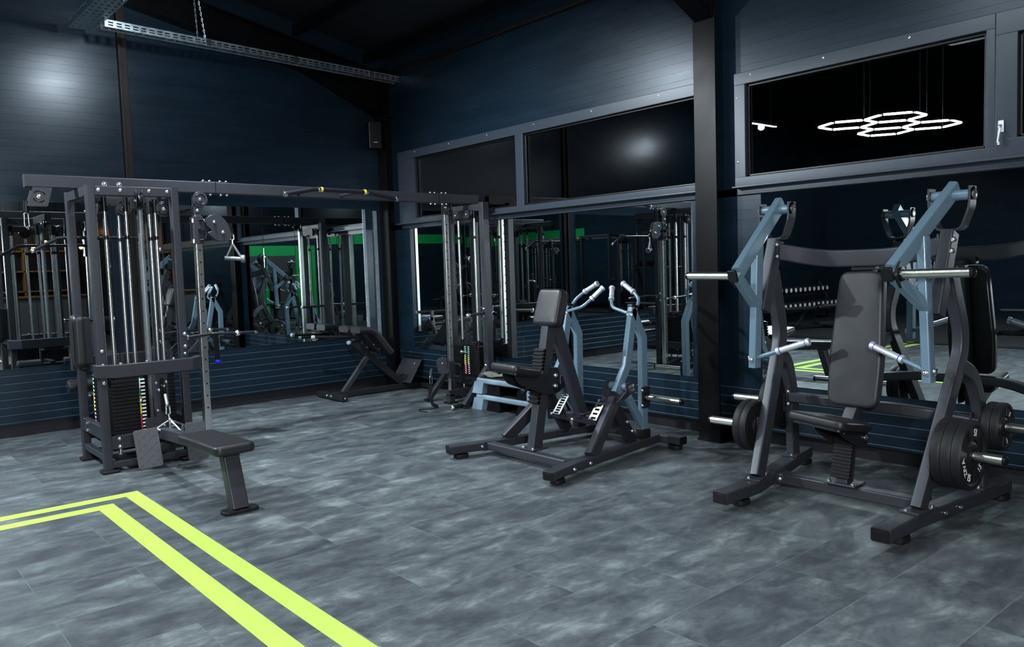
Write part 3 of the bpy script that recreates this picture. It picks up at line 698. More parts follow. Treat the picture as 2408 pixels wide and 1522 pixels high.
bolts(RW, (-1, 0, 0), [(-1.852, my(.465, 1), .075)], .012)
m = MB(); m.sweep([(-.66, -3.92, .075), (-.66, -5.08, .075)], .095, .062, r=.012); rb = m.build('rear_crossbar', M['frame'], RW)
end_cap(rb, (-.66, -5.08, .075), (0, -1, 0), .09, .058); end_cap(rb, (-.66, -3.92, .075), (0, 1, 0), .09, .058)
foot_pad(RW, (-.66, -5.0), 90); foot_pad(RW, (-.66, -4.0), 90); bolts(RW, (-1, 0, 0), [(-.709, -4.87, .075)], .012)
m = MB(); m.sweep([(-1.20, my(.36, 1), .268), (-1.20, my(.36, -1), .268)], .07, .075, r=.012); m.build('middle_crossbar', M['frame_dark'], RW)
bolts(RW, (-1, 0, 0), [(-1.237, -4.43, .25), (-1.237, my(.31, 1), .27), (-1.237, my(.31, -1), .25)], .012)
# post, brace
pt, pb = V((-1.525, RC, 1.04)), V((-1.715, RC, .10)); t = (pt-pb).normalized()
m = MB(); m.sweep([pb, pt+t*.10], .095, .075, up=(0, 1, 0), sec=rrect(.095, .078, .01)); m.build('seat_post', M['frame'], RW)
m = MB(); m.box((-1.715, RC, .112), (.16, .15, .012), r=.005); m.build('post_flange', M['frame'], RW); bolts(RW, UP, [(-1.775, RC+.055, .118), (-1.775, RC-.055, .118)], .013)
m = MB(); m.sweep([(-1.47, RC, 1.05), (-1.20, RC, .29)], .095, .07, up=(0, 1, 0), sec=rrect(.095, .07, .01)); m.build('brace', M['frame'], RW)
m = MB(); m.box((-1.20, RC, .31), (.11, .15, .012), r=.004); m.build('brace_flange', M['frame'], RW)
fr = V((-1, 0, .2))
ratchet(RW, pb+t*.60-V((.047, 0, -.01)), pb+t*.765-V((.047, 0, -.01)), fr, .105, 6, .034)
ratchet(RW, pb+t*.345-V((.047, 0, -.01)), pb+t*.50-V((.047, 0, -.01)), fr, .105, 5, .034)
# chest pad
bt, bb = V((-1.505, RC, 1.315)), V((-1.592, RC, 1.035)); e = (bt-bb).normalized(); L = (bt-bb).length; ey = V((0, 1, 0)); ez = ey.cross(e)
if ez.x > 0: ey = -ey; ez = ey.cross(e)
m = MB(); m.pad(round_poly([(-.135, -L/2), (.135, -L/2), (.13, L/2), (-.13, L/2)], .045, 5), (bt+bb)/2-ez*.085, ey, e, ez, .088, .028, 6, .003); m.build('chest_pad', M['leather'], RW)
m = MB(); m.pad(rrect(.24, L*.92, .03), (bt+bb)/2-ez*.098, ey, e, ez, .018, .003); m.build('pad_board', M['black_plastic'], RW)
# seat, bracket, lever
sA, sB, sC, sD = V((-1.995, RC+.165, .79)), V((-2.01, RC-.165, .785)), V((-1.70, RC-.12, .722)), V((-1.69, RC+.12, .725))
cc = (sA+sB+sC+sD)/4; ex = (sD-sA+sC-sB).normalized(); ez = ex.cross(sA-sB).normalized(); ey = ez.cross(ex)
out = [((p-cc).dot(ex), (p-cc).dot(ey)) for p in (sA, sB, sC, sD)]
m = MB(); m.pad(round_poly(out, .055, 6), cc-ez*.058, ex, ey, ez, .058, .022, 5, .004); m.build('seat', M['leather'], RW)
m = MB(); m.pad(round_poly([(p[0]*.9, p[1]*.88) for p in out], .05, 5), cc-ez*.072, ex, ey, ez, .016, .003); m.build('seat_board', M['black_plastic'], RW)
for y in (RC+.072, RC-.072):
    m = MB(); m.plate(round_poly([(-.345, .045), (-.30, -.01), (-.05, -.11), (.07, -.12), (.105, -.07), (.10, .03), (.085, .085), (-.02, .085), (-.05, .045), (-.34, .085)], .03, 4), (-1.60, y, .63), (1, 0, 0), (0, 0, 1), .009)
    m.build('seat_bracket', M['frame_dark'], RW)
bolts(RW, (0, -1, 0), [(-1.545, RC-.077, .655), (-1.55, RC-.077, .575)], .017)
for q, r_ in (((-1.53, .65), .022), ((-1.53, .56), .036)): m = MB(); m.cyl((q[0], RC-.085, q[1]), (q[0], RC+.085, q[1]), r_); m.build('guide_roller', M['black_plastic'], RW)
m = MB(); m.tube([(-1.70, RC-.05, .615), (-1.80, RC-.07, .60), (-1.87, RC-.09, .585)], .008, 8); lv = m.build('adjustment_lever', M['black_plastic'], RW)
m = MB(); m.ball((-1.885, RC-.095, .580), .026); m.build('lever_knob', M['black_plastic'], lv)
# foot plates with slots
def slotted(parent, p0, p1, w, n):
    p0, p1 = V(p0), V(p1); e = (p1-p0).normalized(); L = (p1-p0).length; ex = V((0, -1, 0)); ez = ex.cross(e).normalized(); m = MB()
    # strips around slots
    def st(x0, x1, y0, y1):
        m.pad([(x0, y0), (x1, y0), (x1, y1), (x0, y1)], p0, ex, e, ez, .005, .0008, 1)
    st(-w/2, -w*.28, 0, L); st(w*.28, w/2, 0, L); ys = 0
    for k in range(n):
        a = L*(k+.5)/n; st(-w*.28, w*.28, ys, a-.008); ys = a+.008
    st(-w*.28, w*.28, ys, L); return m.build('foot_plate', M['plate_steel'], parent)
for y, n in ((RC+.205, 8), (RC-.20, 5)):
    fp = slotted(RW, (-1.285, y, .285), (-1.165, y, .43), .085, n)
    m = MB(); m.box((-1.235, y, .31), (.03, .06, .05)); m.build('plate_bracket', M['frame_dark'], RW)
    bolts(fp, (-.76, 0, .64), [(-1.28, y+.03, .297), (-1.28, y-.03, .297), (-1.175, y+.03, .424), (-1.175, y-.03, .424)], .007)
# ------------------------------------------------------------------ multi station cable machine (left tower, top beam, right cable column)
CM = thing('cable_machine', 'dark grey multi station cable machine with weight stack tower and long top beam', 'cable machine', (-3.84, -1.955, 0))
XL, XR, YN, YFR = -4.15, -3.535, -2.28, -1.63
XC, YCm = (XL+XR)/2, (YN+YFR)/2
S = .062
for (x, y) in ((XL, YN), (XL, YFR), (XR, YN), (XR, YFR)):
    m = MB(); m.sweep([(x, y, .012), (x, y, 2.205)], S, S*1.15, up=(0, 1, 0), r=.008); m.build('post', M['frame'], CM)
    m = MB(); m.pad(rrect(.13, .12, .02), (x+.01*(1 if x > XC else -1)*-1, y-.01, 0), (1, 0, 0), (0, 1, 0), UP, .022, .006); m.build('post_foot', M['rubber'], CM)
# frames between posts
def hbar(a, b, w, h, name='crossbar', mt='frame'):
    m = MB(); m.sweep([a, b], w, h, r=.006); return m.build(name, M[mt], CM)
for y in (YN, YFR):
    hbar((XL+.03, y, 2.165), (XR-.03, y, 2.165), .05, .072); hbar((XL+.03, y, .225), (XR-.03, y, .225), .05, .105); hbar((XL+.03, y, .055), (XR-.03, y, .055), .05, .05)
for x in (XL, XR):
    hbar((x, YN+.03, 2.165), (x, YFR-.03, 2.165), .05, .072); hbar((x, YN+.03, .305), (x, YFR-.03, .305), .05, .105); hbar((x, YN+.03, .115), (x, YFR-.03, .115), .05, .05)
hbar((XC, YN, .20), (XC, YFR, .20), .5, .06, 'stack_base', 'frame_dark')
fy = YN-.037
bolts(CM, (0, -1, 0), [(-4.09, YN-.026, 2.17), (-3.935, YN-.026, 2.17), (-3.725, YN-.026, 2.17), (-3.59, YN-.026, 2.17)], .013)
bolts(CM, (0, -1, 0), [(XL+.005, fy, z) for z in (.945, .835, .785, .70)]+[(XR+.005, fy, z) for z in (.87,)], .012)
bolts(CM, (0, -1, 0), [(-4.06, YN-.026, .255), (-4.06, YN-.026, .195), (-3.63, YN-.026, .255), (-3.63, YN-.026, .195)], .012)
bolts(CM, (-1, 0, 0), [(XL-.026, -1.83, .335), (XL-.026, -1.83, .275)], .012)
# U shaped guard bands
for y0, sg in ((YN, -1), (YFR, 1)):
    pts = [(XL-.035, y0+sg*.0, .795), (XL-.035, y0+sg*.075, .795), (XL+.06, y0+sg*.165, .795), (XR-.0, y0+sg*.165, .795), (XR+.095, y0+sg*.075, .795), (XR+.095, y0+sg*.0, .795)]
    m = MB(); m.sweep(pts, .05, .10, r=.006); m.build('guard_band', M['frame'], CM)
bolts(CM, UP, [(-4.05, YN-.15, .845), (-3.86, YN-.15, .845), (-3.66, YN-.15, .845)], .012)
# top beam in three bolted lengths
def beam(x0, x1, y, z0, z1, w=.075, h=.098):
    m = MB(); m.sweep([(x0, y, z0), (x1, y, z1)], w, h, r=.008); return m.build('top_beam', M['frame'], CM)
YB_ = -1.955
beam(-4.52, -3.085, YB_, 2.254, 2.249); beam(-3.078, -.722, YB_, 2.249, 2.228); beam(-.715, -.19, YB_, 2.228, 2.224)
for x, z in ((-3.08, 2.249), (-.718, 2.228)):
    for dz in (.051, -.051): m = MB(); m.box((x, YB_, z+dz), (.24, .06, .006)); m.build('splice_plate', M['frame'], CM)
    bolts(CM, UP, [(x+dx, YB_-.02, z+.054) for dx in (-.10, -.045, .045, .10)], .012); bolts(CM, -UP, [(x+dx, YB_-.02, z-.054) for dx in (-.10, -.045, .045, .10)], .015)
bolts(CM, (-.1, -1, .2), [(-3.97, YB_-.04, 2.245), (-3.86, YB_-.04, 2.245)], .015)
# pulleys: two side plates with arc slots plus wheel
def pulley(c, ax, r=.052, plate='round', name='pulley'):
    c = V(c); ax = V(ax).normalized(); s, u, d = frame_of(ax)
    m = MB(); m.lathe(c-ax*.014, ax, [(r*.25, 0), (r*.92, 0), (r, .004), (r*.86, .010), (r*.84, .014), (r*.86, .018), (r, .024), (r*.92, .028), (r*.25, .028)], 24)
    w = m.build(name, M['black_plastic'], CM)
    bolts(w, -ax if ax.dot(V((-1, -1, 0))) < 0 else ax, [c+(-ax if ax.dot(V((-1, -1, 0))) < 0 else ax)*.024], .012)
    return w
def side_plate(out, c, ex, ey, t=.006, slots=None, mt='frame'):
    m = MB(); m.plate(out, c, ex, ey, t); o = m.build('pulley_plate', M[mt], CM)
    if slots:
        nrm_ = V(ex).cross(V(ey)).normalized(); 
        if nrm_.dot(V((0, -1, 0))) < 0: nrm_ = -nrm_
        for a0, a1 in ((20, 140), (200, 320)):
            q = MB(); pts = [V(c)+nrm_*(t*.5+.0005)+V(ex)*(slots*math.cos(R(a)))+V(ey)*(slots*math.sin(R(a))) for a in range(a0, a1+1, 12)]
            q.tube(pts, .0045, 6); q.build('arc_slot', M['black_plastic'], o)
        bolts(o, nrm_, [V(c)+nrm_*(t*.5)], .013)
    return o
EX, EZ = V((1, 0, 0)), V((0, 0, 1))
circ = lambda r, n=26: [(r*math.cos(2*math.pi*k/n), r*math.sin(2*math.pi*k/n)) for k in range(n)]
# left end station plate (parallelogram) on the beam
for dy in (-.03, .03):
    side_plate(round_poly([(-.085, -.075), (.055, -.075), (.10, .095), (-.035, .095)], .008, 2), (-4.43, YB_+dy, 2.135), EX, EZ, slots=.042 if dy < 0 else None)
pulley((-4.43, YB_, 2.13), (0, 1, 0))
# inner top pulleys
for dx, dz in ((-.17, 0), (.13, -.01)):
    side_plate(circ(.062), (XC+dx+.14, YN+.14, 2.055+dz), EX, EZ, slots=.046); pulley((XC+dx+.14, YN+.165, 2.055+dz), (0, 1, 0))
m = MB(); m.box((XC+.06, YN+.15, 2.085), (.10, .05, .09)); m.box((XC-.10, YN+.19, 2.10), (.16, .04, .07)); m.build('pulley_bracket', M['frame'], CM)
for x in (XL+.07,):
    side_plate(circ(.06), (x, YN+.12, 2.05), V((0, 1, 0)), EZ); pulley((x+.015, YN+.12, 2.05), (1, 0, 0))
pulley((XC+.03, YN-.045, 2.09), (1, 0, 0), .06)
for dx in (-.022, .022):
    m = MB(); m.plate(round_poly([(-.025, -.07), (.025, -.07), (.025, .075), (-.025, .075)], .02, 4), (XC+.03+dx, YN-.045, 2.10), (0, 1, 0), EZ, .005); m.build('pulley_plate', M['frame'], CM)
# weight stacks with rods
def stack(c, w, d, z0, z1, face, n, colours=True):
    """face: direction of the label strip side; ridged block"""
    f = V(face); sd = f.cross(UP).normalized(); c = V((c[0], c[1], 0)); m = MB(); h = (z1-z0)/n
    for k in range(n):
        m.box(c+UP*(z0+h*(k+.5)), (w, d, h*.90), (sd, f, UP), .003)
    st = m.build('weight_stack', M['stack'], CM)
    for q in (-1, 1):
        p = c+sd*(q*w*.31); g = MB(); g.cyl(p+UP*.10, p+UP*2.13, .0145, 14); g.build('guide_rod', M['chrome'], CM)
        for za, zb, rb in ((z1, z1+.06, .021), (2.02, 2.13, .02), (1.80, 1.83, .019)):
            g = MB(); g.cyl(p+UP*za, p+UP*zb, rb, 14); g.build('rod_bushing', M['black_plastic'], CM)
    g = MB(); g.box(c+UP*(z1+.02), (w*.55, d*.5, .04), (sd, f, UP), .004); g.build('stack_head', M['frame_dark'], st)
    return st, c, f, sd, h
def labels(st, c, f, sd, w, d, z0, h, n, off, width=.035):
    for k in range(n):
        z = z0+h*(n-1-k+.5)
        g = MB(); g.box(c+f*(d/2+.0008)+sd*off+UP*z, (width, .0012, h*.45), (sd, f, UP), .0004); g.build('weight_number', M['white_print'], st)
    for i, cm in enumerate(('lbl_green', 'lbl_yellow', 'lbl_red')):
        za, zb = z0+h*n*(1-i/3), z0+h*n*(1-(i+1)/3)
        g = MB(); g.box(c+f*(d/2+.0008)+sd*(off+width*.75)+UP*((za+zb)/2), (.010, .0014, (za-zb)*.98), (sd, f, UP), .0003); g.build('colour_strip', M[cm], st)
def cable(p, r=.0035): m = MB(); m.tube(p, r, 8); return m.build('cable', M['black_plastic'], CM)
st, c, f, sd, h = stack((-3.945, -2.15), .25, .115, .265, .70, (0, -1, 0), 15)
labels(st, c, f, sd, .25, .115, .265, h, 15, -.104, .032)
g = MB(); g.tube([c+V((.08, -.07, .70)), c+V((.075, -.085, .62)), c+V((.072, -.09, .53))], .003, 6); g.ball(c+V((.072, -.092, .52)), .018); g.build('selector_pin', M['chrome'], st)
st, c, f, sd, h = stack((-4.055, -1.93), .25, .115, .265, .735, (-1, 0, 0), 15); labels(st, c, f, sd, .25, .115, .265, h, 15, .09, .03)
stack((-3.74, -1.745), .25, .115, .265, .70, (0, 1, 0), 15)
stack((-3.615, -1.97), .25, .115, .265, .70, (1, 0, 0), 15)
m = MB(); m.cyl((-3.72, -2.0, .2), (-3.72, -2.0, 2.12), .022, 16); m.build('centre_tube', M['grey_tube'], CM)
for x, y in ((-3.985, -2.17), (-4.07, -1.93), (-3.80, -2.15), (-3.62, -1.97), (-3.62, -2.20)): cable([(x, y, .70), (x, y, 2.08)])
# row station: slotted front post, low pulley, foot plates, bench
m = MB(); m.sweep([(-3.735, YN-.03, .25), (-3.735, YN-.03, .745)], .10, .06, up=(0, 1, 0), r=.006); m.build('row_post', M['frame'], CM)
m = MB(); m.pad(rrect(.034, .27, .016, 5), (-3.735, YN-.061, .56), (-1, 0, 0), EZ, (0, -1, 0), .003, .001); m.build('post_slot', M['black_plastic'], CM)
pulley((-3.735, YN-.075, .60), (1, 0, 0), .05)
bolts(CM, (0, -1, 0), [(-3.775, YN-.062, z) for z in (.66, .44)]+[(-3.70, YN-.062, z) for z in (.66, .50)], .009)
cable([(-3.735, YN-.12, .58), (-3.735, YN-.17, .47)], .005)
m = MB(); m.sweep([(-3.79, YN-.03, .275), (-3.83, -4.02, .385)], .075, .085, r=.008); m.build('bench_beam', M['frame'], CM)
m = MB(); m.box((-3.785, YN-.05, .31), (.17, .012, .16)); m.build('beam_flange', M['frame'], CM)
bolts(CM, (0, -1, 0), [(-3.735, YN-.06, .315), (-3.735, YN-.06, .26), (-3.735, YN-.06, .21)], .013)
m = MB(); m.sweep([(-3.83, -3.93, .37), (-3.825, -4.05, .02)], .085, .11, up=(0, 1, 0), sec=rrect(.105, .085, .01)); m.build('bench_leg', M['frame'], CM)
m = MB(); m.box((-3.83, -3.955, .40), (.12, .12, .07), r=.006); m.build('bench_bracket', M['frame'], CM)
m = MB(); m.pad(rrect(.23, .10, .03), (-3.822, -4.05, 0), (1, 0, 0), (0, 1, 0), UP, .024, .006); m.build('bench_foot', M['rubber'], CM)
a, b, c_, d_ = V((-3.983, -3.41, .427)), V((-3.722, -3.36, .427)), V((-3.742, -4.13, .455)), V((-3.995, -4.19, .455))
cc = (a+b+c_+d_)/4; ey = ((a+b)-(c_+d_)).normalized(); ex = (b-a+c_-d_).normalized(); ez = ex.cross(ey).normalized(); ex = ey.cross(ez)
out = [((p-cc).dot(ex), (p-cc).dot(ey)) for p in (d_, c_, b, a)]
out = [(-.128, -.395), (.128, -.395), (.128, .385), (-.128, .385)]
m = MB(); m.pad(round_poly(out, .045, 5), cc-ez*.062, ex, ey, ez, .062, .02, 5, .004); m.build('bench_pad', M['leather'], CM)
def tread_plate(p_tl, p_tr, p_bl, th=.008):
    p_tl, p_tr, p_bl = V(p_tl), V(p_tr), V(p_bl); ex = (p_tr-p_tl).normalized(); dn = (p_bl-p_tl); ey = -dn.normalized(); ey = (ey-ex*ey.dot(ex)).normalized(); w = (p_tr-p_tl).length; hh = dn.length; ez = ex.cross(ey).normalized(); cc = p_tl+ex*w/2-ey*hh/2
    m = MB(); m.pad(rrect(w, hh, .02, 4), cc-ez*th, ex, ey, ez, th, .002, 1)
    nx, ny = 4, 9
    for i in range(nx):
        for j in range(ny):
            if (i+j) % 2: continue
            q = cc+ex*(w*((i+.5)/nx-.5)*.9)+ey*(hh*((j+.5)/ny-.5)*.93); dd = (ex*.75+ey*.66).normalized(); s2 = ez.cross(dd)
            m.loft([[q-dd*.020, q+s2*.004, q+dd*.020, q-s2*.004], [q-dd*.012+ez*.0025, q+s2*.0015+ez*.0025, q+dd*.012+ez*.0025, q-s2*.0015+ez*.0025]])
    return m.build('foot_plate', M['tread'], CM)
tread_plate((-4.045, -2.615, .353), (-3.868, -2.615, .358), (-4.02, -2.69, .070))
tread_plate((-3.672, -2.63, .36), (-3.515, -2.63, .358), (-3.65, -2.70, .075))
m = MB(); m.sweep([(-4.0, -2.60, .20), (-3.56, -2.60, .20)], .05, .05, r=.006); m.sweep([(-3.79, -2.34, .17), (-3.79, -2.60, .19)], .10, .06, r=.006); m.build('foot_plate_bar', M['frame_dark'], CM)
# +x station: adjustable chrome column with carriage
m = MB(); m.sweep([(-3.26, YB_, .03), (-3.245, YB_, 2.07)], .058, .058, up=(0, 1, 0), r=.006); col_ = m.build('chrome_column', M['chrome'], CM)
for k in range(16):
    z = .35+k*.105; m = MB(); m.cyl((-3.258+.0075*z, YB_-.029, z), (-3.258+.0075*z, YB_-.0305, z), .008, 10); m.build('pin_hole', M['black_plastic'], col_)
m = MB(); m.sweep([(-3.54, YB_, .10), (-3.2, YB_, .05)], .06, .06, r=.006); m.build('column_foot', M['frame_dark'], CM)
m = MB(); m.box((-3.245, YB_, 2.05), (.075, .08, .06)); m.box((-3.245, YB_, 2.13), (.05, .07, .12)); m.build('column_head', M['frame'], CM)
side_plate(circ(.065), (-3.225, YB_-.045, 2.145), EX, EZ, slots=.045); pulley((-3.225, YB_-.02, 2.145), (0, 1, 0)); bolts(CM, (0, -1, 0), [(-3.25, YB_-.042, 2.05)], .013)
m = MB(); m.box((-3.25, YB_, 1.885), (.085, .09, .235), r=.006); car = m.build('carriage', M['frame'], CM)
m = MB(); m.tube([(-3.24, YB_-.045, 1.97), (-3.215, YB_-.10, 1.97), (-3.215, YB_-.10, 1.80), (-3.24, YB_-.045, 1.80)], .011, 10, .03); m.cyl((-3.24, YB_-.04, 1.895), (-3.24, YB_-.10, 1.895), .018, 14); m.build('carriage_handle', M['frame_dark'], car)
for z in (1.965, 1.79): m = MB(); m.box((-3.293, YB_-.03, z), (.004, .03, .035)); m.build('sticker', M['white_print'], car)
kid = [(-.065, .085)]+[(.06*math.cos(R(a))*1.0-.01, .06*math.sin(R(a))+.03) for a in range(110, -10, -15)]
for dy in (-.024, .024):
    side_plate(round_poly([(-.105, -.04), (-.02, -.115), (.085, -.115), (.115, -.075), (.085, .04), (.03, .105), (-.05, .115), (-.10, .085), (-.115, .03), (-.05, -.03)], .035, 4), (-3.08, YB_+dy-.02, 1.905), EX, EZ)
pulley((-3.115, YB_-.02, 1.955), (0, 1, 0), .045); pulley((-3.04, YB_-.02, 1.87), (0, 1, 0), .045)
bolts(CM, (0, -1, 0), [(-3.115, YB_-.05, 1.955), (-3.045, YB_-.05, 1.865)], .013)
m = MB(); m.cyl((-2.985, YB_-.02, 1.905), (-2.955, YB_-.02, 1.87), .026, 14); m.build('cable_stop', M['black_plastic'], CM)
cable([(-3.30, YB_-.02, .2), (-3.29, YB_-.02, 2.10)], .004)
# storage horns with ball ends
for (x, y, z) in ((XR+.03, YN, 1.0), (XR+.03, YFR, 1.0)):
    m = MB(); m.tube([(x, y, z-.005), (x+.22, y, z+.012), (x+.24, y, z+.008), (x+.60, y, z-.005)], .013, 12); hn = m.build('storage_horn', M['frame_dark'], CM)
    m = MB(); m.ball((x+.43, y, z+.0), .026); m.lathe((x+.60, y, z-.005), (1, 0, 0), [(.013, -.02), (.015, -.018), (.012, .004), (0, .006)], 12); m.lathe((x, y, z-.004), (1, 0, 0), [(.022, 0), (.022, .015), (.014, .02)], 14); m.build('horn_ball', M['chrome'], hn)
    bolts(CM, (0, -1, 0), [(x-.02, y-.038, z+.03), (x-.02, y-.038, z-.07)], .014)
# -x station: upright back pad, lat station seat and rollers
m = MB(); m.pad(rrect(.17, .42, .05, 5), (-4.19, -1.97, 1.01), (0, -1, 0), EZ, (-1, 0, 0), .085, .03, 6, .003); m.build('back_pad', M['leather'], CM)
m = MB(); m.box((-4.165, -1.97, 1.01), (.05, .06, .36)); m.box((-4.15, -1.95, .80), (.06, .6, .05)); m.build('pad_mount', M['frame_dark'], CM)
for x0, x1 in ((-4.19, -3.95), (-3.74, -3.50)):
    m = MB(); m.lathe((x0, -1.26, .575), (1, 0, 0), [(.02, 0), (.055, .004), (.062, .02), (.062, x1-x0-.02), (.055, x1-x0-.004), (.02, x1-x0)], 22); m.build('thigh_roller', M['leather'], CM)
m = MB(); m.cyl((-4.2, -1.26, .575), (-3.49, -1.26, .575), .016); m.sweep([(XC, -1.62, .58), (XC, -1.24, .58)], .05, .05, r=.006); m.sweep([(XC, -1.60, .22), (XC, -.95, .22)], .06, .06, r=.006); m.sweep([(XC, -1.05, .02), (XC, -1.05, .42)], .06, .06, up=(0, 1, 0), r=.006); m.build('lat_seat_frame', M['frame_dark'], CM)
m = MB(); m.pad(rrect(.36, .30, .05, 5), (XC, -1.05, .42), (1, 0, 0), (0, 1, 0), UP, .06, .022, 5); m.build('lat_seat', M['leather'], CM)
m = MB(); m.sweep([(XC, YFR, 2.17), (XC, -.98, 2.17)], .06, .08, r=.006); m.build('lat_arm', M['frame'], CM)
pulley((XC-.03, -1.02, 2.10), (1, 0, 0)); cable([(XC, -.985, 2.09), (XC, -.985, 1.92)])
# pull up bar on the beam
m = MB(); pu = [(-2.60, -2.30, 2.183), (-2.33, -2.30, 2.234), (-2.27, -2.30, 2.238), (-1.78, -2.30, 2.228), (-1.72, -2.30, 2.222), (-1.43, -2.30, 2.170)]
m.tube(pu, .0195, 12); pb_ = m.build('pull_up_bar', M['frame_dark'], CM)
for x, z in ((-2.245, 2.236), (-1.80, 2.229)):
    m = MB(); m.lathe((x, -2.30, z), (1, -.0, 0), [(.0228, 0), (.0228, .018)], 16); m.build('yellow_ring', M['yellow'], pb_)
    m = MB(); m.lathe((x+(-.025 if x < -2 else .018), -2.30, z), (1, 0, 0), [(.021, 0), (.0235, .004), (.0235, .02), (.021, .024)], 16); m.build('end_ring', M['chrome'], pb_)
    m = MB(); m.cyl((x-.08, -2.30, z-.005), (x-.08, -1.99, z-.01), .013, 12); m.build('bar_arm', M['frame_dark'], CM)
for p, d in (((-2.60, -2.30, 2.183), (-1, 0, -.18)), ((-1.43, -2.30, 2.170), (1, 0, -.18))):
    m = MB(); m.lathe(p, d, [(.02, -.03), (.025, -.028), (.025, -.004), (.021, 0), (.0, .001)], 16); m.build('bar_end', M['chrome'], pb_)
# ---- second column near the corner
PX, Y1, Y2 = -.30, -1.585, -2.21
for y in (Y1, Y2):
    m = MB(); m.sweep([(PX, y, .02), (PX, y, 2.18)], .085, .075, up=(0, 1, 0), r=.008); m.build('post', M['frame'], CM)
m = MB(); m.sweep([(PX, Y1, 2.13), (PX, Y2, 2.13)], .06, .075, r=.006); m.build('crossbar', M['frame'], CM)
m = MB(); m.sweep([(PX, Y1, .25), (PX, Y2, .25)], .06, .12, r=.006); m.build('crossbar', M['frame_dark'], CM)
for y, yf in ((Y1, -1.50), (Y2, -2.17)):
    m = MB(); m.sweep([(PX, y, .43), (-.62, yf, .02)], .055, .06, up=(0, 1, 0), r=.006); m.build('diagonal_leg', M['frame'], CM)
    m = MB(); m.pad(rrect(.16, .07, .01), (-.62, yf, 0), (.3, .95, 0), (-.95, .3, 0), UP, .018, .003); m.build('post_foot', M['rubber'], CM)
    bolts(CM, (-1, -.3, 0), [(PX-.045, y, .43)], .013)
for y in (Y1, Y2): m = MB(); m.box((PX, y, .008), (.11, .12, .016)); m.build('post_foot', M['rubber'], CM)
m = MB(); m.sweep([(-.53, -1.82, .05), (-.53, -1.82, 2.07)], .05, .05, up=(0, 1, 0), r=.004); col_ = m.build('chrome_column', M['chrome'], CM)
for k in range(19): m = MB(); m.cyl((-.531, -1.845, .25+k*.095), (-.531, -1.8465, .25+k*.095), .007, 10); m.build('pin_hole', M['black_plastic'], col_)
m = MB(); m.sweep([(-.58, -1.82, .115), (PX, -1.82, .115)], .07, .075, r=.006); m.sweep([(-.545, -1.82, .01), (-.545, -1.82, .10)], .07, .07, up=(0, 1, 0)); m.build('column_foot', M['frame'], CM)
m = MB(); m.pad(rrect(.12, .12, .01), (-.545, -1.82, 0), (1, 0, 0), (0, 1, 0), UP, .02, .004); m.build('post_foot', M['rubber'], CM)
m = MB(); m.box((-.53, -1.86, 2.09), (.05, .10, .05)); m.build('column_head', M['frame_dark'], CM)
m = MB(); m.sweep([(-.53, -1.90, 2.18), (-.53, -1.90, 2.07)], .06, .06, up=(0, 1, 0)); m.build('pulley_bracket', M['frame_dark'], CM)
side_plate(circ(.058), (-.555, -1.90, 2.14), V((.64, .76, 0)).cross(UP), EZ, mt='frame_dark'); pulley((-.57, -1.90, 2.14), (.75, .65, 0), .052); 
for y in (-1.80, -2.0):
    pulley((PX-.05, y, 2.06), (1, 0, 0), .055)
m = MB(); m.plate(round_poly([(-.15, -.04), (.15, -.04), (.15, .05), (-.15, .05)], .02), (PX-.075, -1.90, 2.06), (0, 1, 0), EZ, .006); m.build('pulley_bracket', M['frame_dark'], CM)
st, c, f, sd, h = stack((PX, -1.895), .46, .12, .31, .625, (-1, 0, 0), 14)
for o_ in (-.03, .03): labels(st, c, f, sd, .46, .12, .31, h, 14, o_-.012, .022)
m = MB(); m.box((PX-.02, -1.895, .74), (.03, .045, .20), r=.004); m.lathe((PX-.05, -1.90, .84), (1, 0, 0), [(.01, 0), (.055, 0), (.06, .006), (.05, .012), (.06, .018), (.055, .024), (.01, .024)], 22); m.build('stack_pulley', M['frame_dark'], CM)
g = MB(); g.tube([c+V((-.065, -.02, .55)), c+V((-.09, .04, .56))], .006, 8); g.ball(c+V((-.095, .045, .56)), .02); g.build('selector_pin', M['chrome'], st)
for y in (-1.86, -1.94): cable([(PX-.05, y, .80), (PX-.06, y, 2.05)])
cable([(-.60, -1.86, .40), (-.60, -1.86, 2.12)])
m = MB(); m.box((-.53, -1.82, .375), (.075, .075, .19), r=.005); car = m.build('carriage', M['frame'], CM)
m = MB(); m.tube([(-.52, -1.86, .44), (-.49, -1.95, .44), (-.49, -1.95, .30), (-.52, -1.86, .30)], .010, 10, .03); m.build('carriage_handle', M['frame_dark'], car)
m = MB(); m.plate(round_poly([(-.02, -.09), (.09, -.10), (.12, -.03), (.10, .07), (.03, .10), (-.04, .06)], .04, 5), (-.66, -1.80, .43), (.9, -.43, 0), EZ, .008); m.build('pulley_plate', M['frame'], CM)
pulley((-.62, -1.79, .45), (.43, .9, 0), .06)
# horns on second column
m = MB(); m.tube([(PX-.03, Y1+.0, 1.01), (PX-.43, Y1+.10, 1.01)], .016, 12); hn = m.build('storage_horn', M['frame_dark'], CM)
m = MB(); m.lathe((PX-.43, Y1+.10, 1.01), (-1, .25, 0), [(.016, -.02), (.02, -.018), (.02, 0), (.012, .006), (0, .007)], 14); m.build('horn_ball', M['chrome'], hn)
m = MB(); m.tube([(PX-.03, Y2, 1.0), (PX-.26, Y2-.03, .985)], .016, 12); hn = m.build('storage_horn', M['frame_dark'], CM)
m = MB(); m.ball((PX-.28, Y2-.03, .985), .027); m.build('horn_ball', M['chrome'], hn)
bolts(CM, (-1, 0, 0), [(PX-.043, Y2+.0, 1.04), (PX-.043, Y2+.0, .96)], .013)

